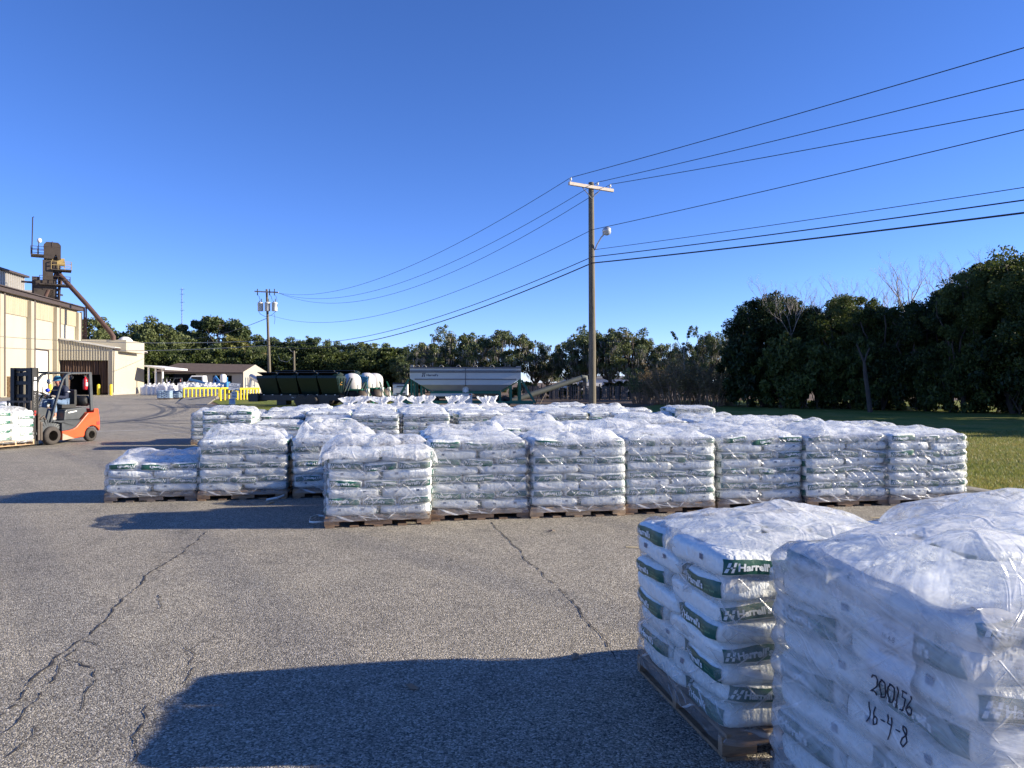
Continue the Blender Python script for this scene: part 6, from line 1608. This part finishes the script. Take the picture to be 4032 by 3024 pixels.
# --- brown thicket in front of the oaks
def thicket(seed, h, n, lmat):
    rnd = random.Random(seed); rng = np.random.default_rng(seed); mb = MB(); cen = []
    for i in range(n):
        th = rnd.uniform(0, 6.28); r0 = rnd.random()*.35*h
        p = Vector((math.cos(th)*r0, math.sin(th)*r0, 0)); d = Vector((math.cos(th)*rnd.uniform(0, .55), math.sin(th)*rnd.uniform(0, .55), 1)).normalized()
        l = h*rnd.uniform(.5, 1.0); pts = [p]
        for k in range(5):
            d = (d+Vector((rnd.uniform(-1, 1), rnd.uniform(-1, 1), -.12))*.14).normalized(); p = p+d*l/5; pts.append(p)
            if k > 1:
                for _ in range(2):
                    e = p+Vector((rnd.uniform(-1, 1), rnd.uniform(-1, 1), rnd.uniform(-.2, .9)))*h*.13
                    mb.tube([p, e], [.012, .005], 3, caps=False)
                    if rnd.random() < .65: cen.append(tuple(e))
        mb.tube(pts, [.028, .025, .022, .018, .013, .006], 4, caps=False)
    return mb.mesh('stems', M['straw']), quads_mesh('leaves', leaf_quads(rng, cen, [h*.075]*len(cen), 16, .075), M[lmat])
TH = [thicket(3, 3.4, 70, 'leaf_rust'), thicket(4, 3.0, 60, 'leaf_far')]
for i, (sx, Y, k, s) in enumerate(((2600, 50, 0, .75), (2670, 47.5, 0, .95), (2735, 48.5, 1, .85), (2800, 46, 0, .7), (2535, 54, 1, .85), (2860, 47, 1, .75))):
    t = thing('thicket', '%s clump of the brown twiggy thicket before the oaks' % ['second', 'tallest middle', 'greener right-middle', 'low right', 'leftmost greenish', 'rightmost shaded'][i], 'thicket', on_y(sx, Y), i*1.3, 'brown twiggy thicket'); t.scale = (s, s, s)
    inst('stems', TH[k][0], t); inst('leaves', TH[k][1], t)
sl = thing('sapling', 'thin tall sapling forking into two leafy tips above the thicket', 'sapling', on_y(2693, 47.8))
q = MB(); zt = h_for(1385, 47.8); q.tube([(0, 0, 0), (.02, 0, 2), (0, 0, zt)], [.035, .03, .022], 6); e1 = Vector((-.75, 0, h_for(1310, 47.8))); e2 = Vector((.45, 0, h_for(1290, 47.8)))
q.tube([(0, 0, zt), (-.35, 0, zt+.6), e1], [.02, .016, .01], 5); q.tube([(0, 0, zt), (.2, 0, zt+.7), e2], [.02, .016, .01], 5); q.tube([(0, 0, zt-.1), (-.02, 0, zt+.5)], .012, 4); q.build('trunk', M['bark_pale'], sl)
rng = np.random.default_rng(9); cen = [tuple(Vector((-.35, 0, zt+.6)).lerp(e1, f)) for f in (.4, .6, .8, 1.0)]+[tuple(Vector((.2, 0, zt+.7)).lerp(e2, f)) for f in (.3, .5, .7, .9, 1.05)]+[(-.02, 0, zt+.5), (.08, 0, zt-.7)]
inst('crown', quads_mesh('crown', leaf_quads(rng, cen, [.13]*len(cen), 26, .075), M['leaf_oak']), sl)
# --- dark board fence at the foot of the oaks
fn = thing('fence', 'dark weathered wire and board fence at the foot of the live oaks', 'fence', (0, 0, 0))
q = MB(); rn = random.Random(4)
a, b_ = on_y(2060, 70), on_y(2560, 66)
for i in range(130):
    p = a.lerp(b_, i/129)
    if rn.random() < .25: continue
    q.box((p.x, p.y, .62), (.07, .03, 1.2+rn.uniform(-.12, .12)), 0, rn.uniform(-.2, .2))
q.build('boards', M['wood_old'], fn)
for i in range(14):
    p = a.lerp(b_, i/13); q = MB(); q.box((p.x, p.y-.06, .72), (.09, .09, 1.45)); q.build('post', M['bark'], fn)
q = MB()
for z in (.4, .85, 1.25): q.bar(a+Vector((0, -.02, z)), b_+Vector((0, -.02, z)), .03)
q.build('rail', M['wood_old'], fn)
# white building glimpsed between the oak trunks
wb = thing('white_building', 'bright white building glimpsed between the oak trunks', 'building', on_y(2410, 120), R(10))
q = MB(); q.box((-2, 0, 1.1), (12, 8, 2.2)); q.build('wall', M['whiteclad'], wb); q = MB(); q.prism([(-8.3, 2.2), (-8.3, 2.35), (-2, 2.7), (4.3, 2.35), (4.3, 2.2)], -4.3, 4.3); q.build('roof', M['roof_metal'], wb)
q = MB()
for x in (-6, -2, 2): q.box((x, -4.02, 1.2), (1.2, .06, .9))
q.build('window', M['black'], wb)
# ================================================================== GROUND
def sheet(name, poly, z, mat, kind='structure'):
    mb = MB(); mb.add([(p[0], p[1], z) for p in poly], [tuple(range(len(poly)))]); o = mb.build(name, mat); o['kind'] = kind; return o
sheet('ground', [(-1500, -1500), (1500, -1500), (1500, 2500), (-1500, 2500)], -.004, M['dirt'])
def xy(p): return (p.x, p.y)
CU = 8.42
asp = [(-90, -40), (40, -40), xy(S(CU, -8)), xy(S(CU, 4.6)), xy(S(10.6, 6.0)), xy(S(10.6, 20.2)), xy(S(4, 21.5)), (-3.2, 32.5), (-9.5, 34.2), (-20.3, 50.8), (-27.8, 66), (-27, 76), (-20, 84), (-20, 125), (-90, 125)]
# keep the near strip right of the kerb paved in front of it only
asp[1] = xy(S(CU, -40))
sheet('parking_lot', asp, .0, M['asphalt'])
lawn_poly = [xy(S(CU+.20, -40)), (90, -40), (90, 60), (14, 60), xy(S(14, 30)), xy(S(11.0, 22)), xy(S(10.8, 6.0)), xy(S(CU+.20, 4.5))]
sheet('lawn', lawn_poly, .12, M['lawn'])
sheet('grass_verge', [(-9.0, 34.6), (-4, 44), (-6, 60), (-16, 72), (-27, 66), (-20.1, 51)], .02, M['lawn'])
# kerb with a rounded nose
kb = MB()
path = [S(CU+.1, -40), S(CU+.1, -8), S(CU+.1, -2), S(CU+.1, 4.0), S(CU+.3, 4.6), S(10.5, 5.9), S(10.7, 6.2), S(10.7, 20), S(10.9, 22)]
fine = []
for i in range(len(path)-1):
    n = max(1, int((path[i+1]-path[i]).length/.6))
    for k in range(n): fine.append(path[i].lerp(path[i+1], k/n))
fine.append(path[-1])
prof = [(-.16, 0), (-.145, .10), (-.10, .155), (-.03, .165), (.12, .16), (.14, .02)]
vs = []; fs = []
for i, p in enumerate(fine):
    t = (fine[min(i+1, len(fine)-1)]-fine[max(i-1, 0)]).normalized(); nrm = Vector((t.y, -t.x, 0))
    for j, (o_, z) in enumerate(prof):
        jit = noise.noise(Vector((p.x*1.3, p.y*1.3, j*.7)))*.012
        vs.append((p.x+nrm.x*(o_+jit), p.y+nrm.y*(o_+jit), z+jit if z > 0 else -.02))
m = len(prof)
for i in range(len(fine)-1):
    for j in range(m-1): fs.append((i*m+j, i*m+m+j, i*m+m+j+1, i*m+j+1))
kb.add(vs, fs); o = kb.build('kerb', M['curb']); o['kind'] = 'structure'
# grass blades on the sunlit lawn
rng = np.random.default_rng(3); n = 130000
y = 7.5+rng.random(n)**1.3*15; x = 5.2+rng.random(n)*(3.0+y*.55)
rel = np.stack([x-ORG.x, y-ORG.y], 1); u = rel @ np.array([EX.x, EX.y]); v = rel @ np.array([EY.x, EY.y])
bound = np.where(v < 4.5, CU+.22, np.where(v < 6, CU+.22+(v-4.5)*1.55, 10.85))
k = u > bound; x, y = x[k], y[k]; n = len(x)
th = rng.random(n)*6.28; hh = rng.uniform(.022, .06, n); w = rng.uniform(.004, .008, n); lean = rng.normal(size=(n, 2))*.025
b0 = np.stack([x-np.cos(th)*w, y-np.sin(th)*w, np.full(n, .118)], 1); b1 = np.stack([x+np.cos(th)*w, y+np.sin(th)*w, np.full(n, .118)], 1); b2 = np.stack([x+lean[:, 0], y+lean[:, 1], .12+hh], 1)
g = inst('grass', quads_mesh('grass', np.stack([b0, b1, b2], 1).reshape(-1, 3), M['blade'], 3)); g['kind'] = 'stuff'
# cracks in the paving: ragged, tapering strips of open joint
rc = random.Random(21); ck = MB()
def crack(pts, w0, w1, jag=.035, step=.045, z=.004):
    pts = [Vector(p) for p in pts]
    run = []
    for i in range(len(pts)-1):
        n = max(1, int((pts[i+1]-pts[i]).length/step))
        for k in range(n): run.append(pts[i].lerp(pts[i+1], k/n))
    run.append(pts[-1]); N_ = len(run); vs = []; fs = []; off = 0
    for i, p in enumerate(run):
        t = (run[min(i+1, N_-1)]-run[max(i-1, 0)]); t.z = 0; t.normalize(); nr = Vector((-t.y, t.x, 0))
        off = off*.75+rc.uniform(-1, 1)*jag*.6
        f = i/max(1, N_-1); w = (w0+(w1-w0)*f)*rc.uniform(.25, 1.5)*(1 if 0 < i < N_-1 else .1)
        c = p+nr*off
        vs += [(c.x-nr.x*w/2, c.y-nr.y*w/2, z), (c.x+nr.x*w/2, c.y+nr.y*w/2, z)]
    for i in range(N_-1):
        if rc.random() < .06: continue
        fs.append((2*i, 2*i+1, 2*i+3, 2*i+2))
    ck.add(vs, fs)
def GV(*pts): return [G(a*1.8227, b_*1.8227) for a, b_ in pts]
crack(GV((448, 1148), (405, 1185), (330, 1235), (270, 1290), (215, 1350), (180, 1383), (120, 1425), (60, 1490), (0, 1550)), .011, .013, .025)
crack(GV((0, 1590), (40, 1545), (85, 1505), (110, 1470), (140, 1430)), .008, .008)
crack(GV((165, 1400), (150, 1420), (200, 1445), (185, 1480), (160, 1520), (145, 1545)), .010, .006)
crack(GV((180, 1383), (230, 1400), (260, 1412)), .009, .003)
crack(GV((340, 1285), (345, 1310), (325, 1325)), .010, .003)
crack(GV((405, 1395), (422, 1420), (420, 1450), (400, 1480)), .009, .005)
crack(GV((0, 1640), (55, 1590), (70, 1565)), .010, .004)
crack(GV((320, 1520), (325, 1560), (300, 1600), (270, 1655)), .009, .006)
crack(GV((1062, 1128), (1090, 1160), (1140, 1210), (1200, 1265), (1250, 1320), (1300, 1375), (1345, 1430)), .011, .008, .02)
crack(GV((1090, 1160), (1120, 1168), (1200, 1180), (1300, 1188)), .006, .002)
crack(GV((760, 1225), (800, 1240), (840, 1238), (900, 1255)), .004, .002)
crack(GV((800, 1300), (815, 1330), (830, 1350)), .004, .002)
o = ck.build('pavement_cracks', M['crack']); o['kind'] = 'structure'
# worn paint and tyre marks
pl = MB()
def stripe(mb, a, b_, w, z=.004, seg=8):
    a, b_ = Vector(a), Vector(b_); d = b_-a; nr = Vector((-d.y, d.x, 0)).normalized(); vs = []; fs = []
    for i in range(seg+1):
        p = a.lerp(b_, i/seg); ww = w*rc.uniform(.75, 1.1)
        vs += [(p.x-nr.x*ww/2, p.y-nr.y*ww/2, z), (p.x+nr.x*ww/2, p.y+nr.y*ww/2, z)]
    for i in range(seg): fs.append((2*i, 2*i+1, 2*i+3, 2*i+2))
    mb.add(vs, fs)
stripe(pl, *GV((1880, 1118), (2110, 1130)), .07); stripe(pl, *GV((1352, 1182), (1392, 1184)), .06)
stripe(pl, *GV((348, 924), (388, 926)), .12)
o = pl.build('parking_line', M['line_paint']); o['kind'] = 'structure'
wl = MB()
stripe(wl, *GV((215, 932), (330, 928)), .18); stripe(wl, *GV((330, 938), (410, 934)), .15)
o = wl.build('road_marking', M['white_worn']); o['kind'] = 'structure'
tm = MB()
def band(pts, w, z=.0045):
    pts = GV(*pts); n = len(pts); run = []
    for i in range(n-1):
        p0, p1, p2_, p3_ = pts[max(0, i-1)], pts[i], pts[i+1], pts[min(n-1, i+2)]
        for k in range(10):
            t = k/10; run.append(.5*((2*p1)+(p2_-p0)*t+(2*p0-5*p1+4*p2_-p3_)*t*t+(3*p1-p0-3*p2_+p3_)*t*t*t))
    run.append(pts[-1]); vs = []; fs = []
    for i, p in enumerate(run):
        t = run[min(i+1, len(run)-1)]-run[max(0, i-1)]; t.z = 0; t.normalize(); nr = Vector((-t.y, t.x, 0)); ww = w*rc.uniform(.85, 1.1)
        vs += [(p.x-nr.x*ww/2, p.y-nr.y*ww/2, z), (p.x+nr.x*ww/2, p.y+nr.y*ww/2, z)]
    for i in range(len(run)-1): fs.append((2*i, 2*i+1, 2*i+3, 2*i+2))
    tm.add(vs, fs)
band([(215, 916), (300, 905), (345, 893), (350, 882), (320, 872)], .25); band([(232, 915), (320, 905), (368, 893), (375, 882), (345, 873)], .25, .006)
band([(205, 911), (300, 913), (425, 916)], .12, .0075)
o = tm.build('tyre_marks', M['tyremark']); o['kind'] = 'structure'
# small litter
def strip(label, pts, w, name='plastic_strip', mat='bag'):
    mb = MB(); vs = []; fs = []
    for i, p in enumerate(pts):
        p = Vector(p); vs += [(p.x, p.y, p.z), (p.x+.004, p.y, p.z+w)]
    for i in range(len(pts)-1): fs.append((2*i, 2*i+2, 2*i+3, 2*i+1))
    mb.add(vs, fs, 0, None, True); o = mb.build(name, M[mat]); m_ = o.modifiers.new('Solidify', 'SOLIDIFY'); m_.thickness = .004
    tag(o, label, 'plastic strip', 'loose plastic strips')
base = [(705, 1132), (690, 1134), (676, 1135), (668, 1131), (670, 1124), (680, 1122), (684, 1117), (690, 1120), (700, 1121)]
strip('white plastic strap looped on the asphalt beside the leftmost front-row pallet', [g_+Vector((0, 0, .006+.02*abs(math.sin(i)))) for i, g_ in enumerate(GV(*base))], .022)
base = [(575, 1083), (600, 1081), (618, 1076), (624, 1068), (634, 1064)]
strip('thin white film tail trailing from the tall pallet to its right neighbour', [g_+Vector((0, 0, .006+.015*i)) for i, g_ in enumerate(GV(*base))], .03)
wt = MB(); a, b_ = GV((578, 1090), (590, 1086)); wt.bar(a+Vector((0, 0, .012)), b_+Vector((0, 0, .012)), .03, .015); o = wt.build('wood_splinter', M['wood_new']); tag(o, 'pale wood splinter on the asphalt in front of the left pallets', 'splinter')
for i, (vx, vy, lb) in enumerate(((1190, 1149, 'curled dead leaf on the asphalt in front of the third front-row pallet'), (1243, 1421, 'dead leaf lying on the asphalt left of the near pallets'), (890, 1487, 'small dead leaf inside the big foreground shadow'))):
    p = GV((vx, vy))[0]; q = MB(); s = .05
    q.add([(-s, 0, .012), (-s*.3, s*.45, .004), (s*.5, s*.35, .02), (s*1.1, 0, .008), (s*.4, -s*.4, .018), (-s*.3, -s*.4, .006), (s*.2, 0, .026)], [(0, 1, 6), (1, 2, 6), (2, 3, 6), (3, 4, 6), (4, 5, 6), (5, 0, 6)]); o = q.build('dead_leaf', M['straw'], None, p, (0, 0, i*1.3)); tag(o, lb, 'leaf', 'dead leaves on the asphalt')

# ================================================================== LIGHT, SKY, CAMERA
SUN_EL = R(19.2); sd = Vector((1.0, .02, 0)).normalized()
az = math.atan2(sd.x, sd.y)      # clockwise from +Y
tosun = Vector((sd.x*math.cos(SUN_EL), sd.y*math.cos(SUN_EL), math.sin(SUN_EL)))
ld_ = bpy.data.lights.new('sun', 'SUN'); ld_.energy = 5.0; ld_.angle = R(.5); ld_.color = (1.0, .89, .71)
so = bpy.data.objects.new('sun', ld_); COL.objects.link(so); so.rotation_euler = (-tosun).to_track_quat('-Z', 'Y').to_euler()
w = bpy.data.worlds.new('World'); SC.world = w; w.use_nodes = True; nt = w.node_tree
bg = nt.nodes['Background']; sk_ = nt.nodes.new('ShaderNodeTexSky'); sk_.sky_type = 'NISHITA'; sk_.sun_disc = False
sk_.sun_elevation = SUN_EL; sk_.sun_rotation = az; sk_.air_density = .62; sk_.dust_density = 0; sk_.ozone_density = 3.5; sk_.altitude = 50
hs = nt.nodes.new('ShaderNodeHueSaturation'); hs.inputs['Saturation'].default_value = 1.12
nt.links.new(sk_.outputs[0], hs.inputs['Color']); mu = nt.nodes.new('ShaderNodeMix'); mu.data_type = 'RGBA'; mu.blend_type = 'MULTIPLY'; mu.inputs[0].default_value = 1; mu.inputs[7].default_value = (.76, .70, .90, 1)
nt.links.new(hs.outputs[0], mu.inputs[6]); nt.links.new(mu.outputs[2], bg.inputs[0]); bg.inputs[1].default_value = .13
cam = bpy.data.cameras.new('camera'); co = bpy.data.objects.new('camera', cam); COL.objects.link(co)
co.location = (0, 0, H); co.rotation_euler = (R(90), 0, 0); cam.sensor_width = 36; cam.lens = 36*F/4032; cam.shift_y = -(1512-HY)/4032
cam.clip_start = .05; cam.clip_end = 5000
SC.camera = co
SC.view_settings.view_transform = 'Standard'; SC.view_settings.look = 'None'; SC.view_settings.gamma = 1; SC.view_settings.exposure = 1.13
SC.cycles.transparent_max_bounces = 24; SC.cycles.max_bounces = 6
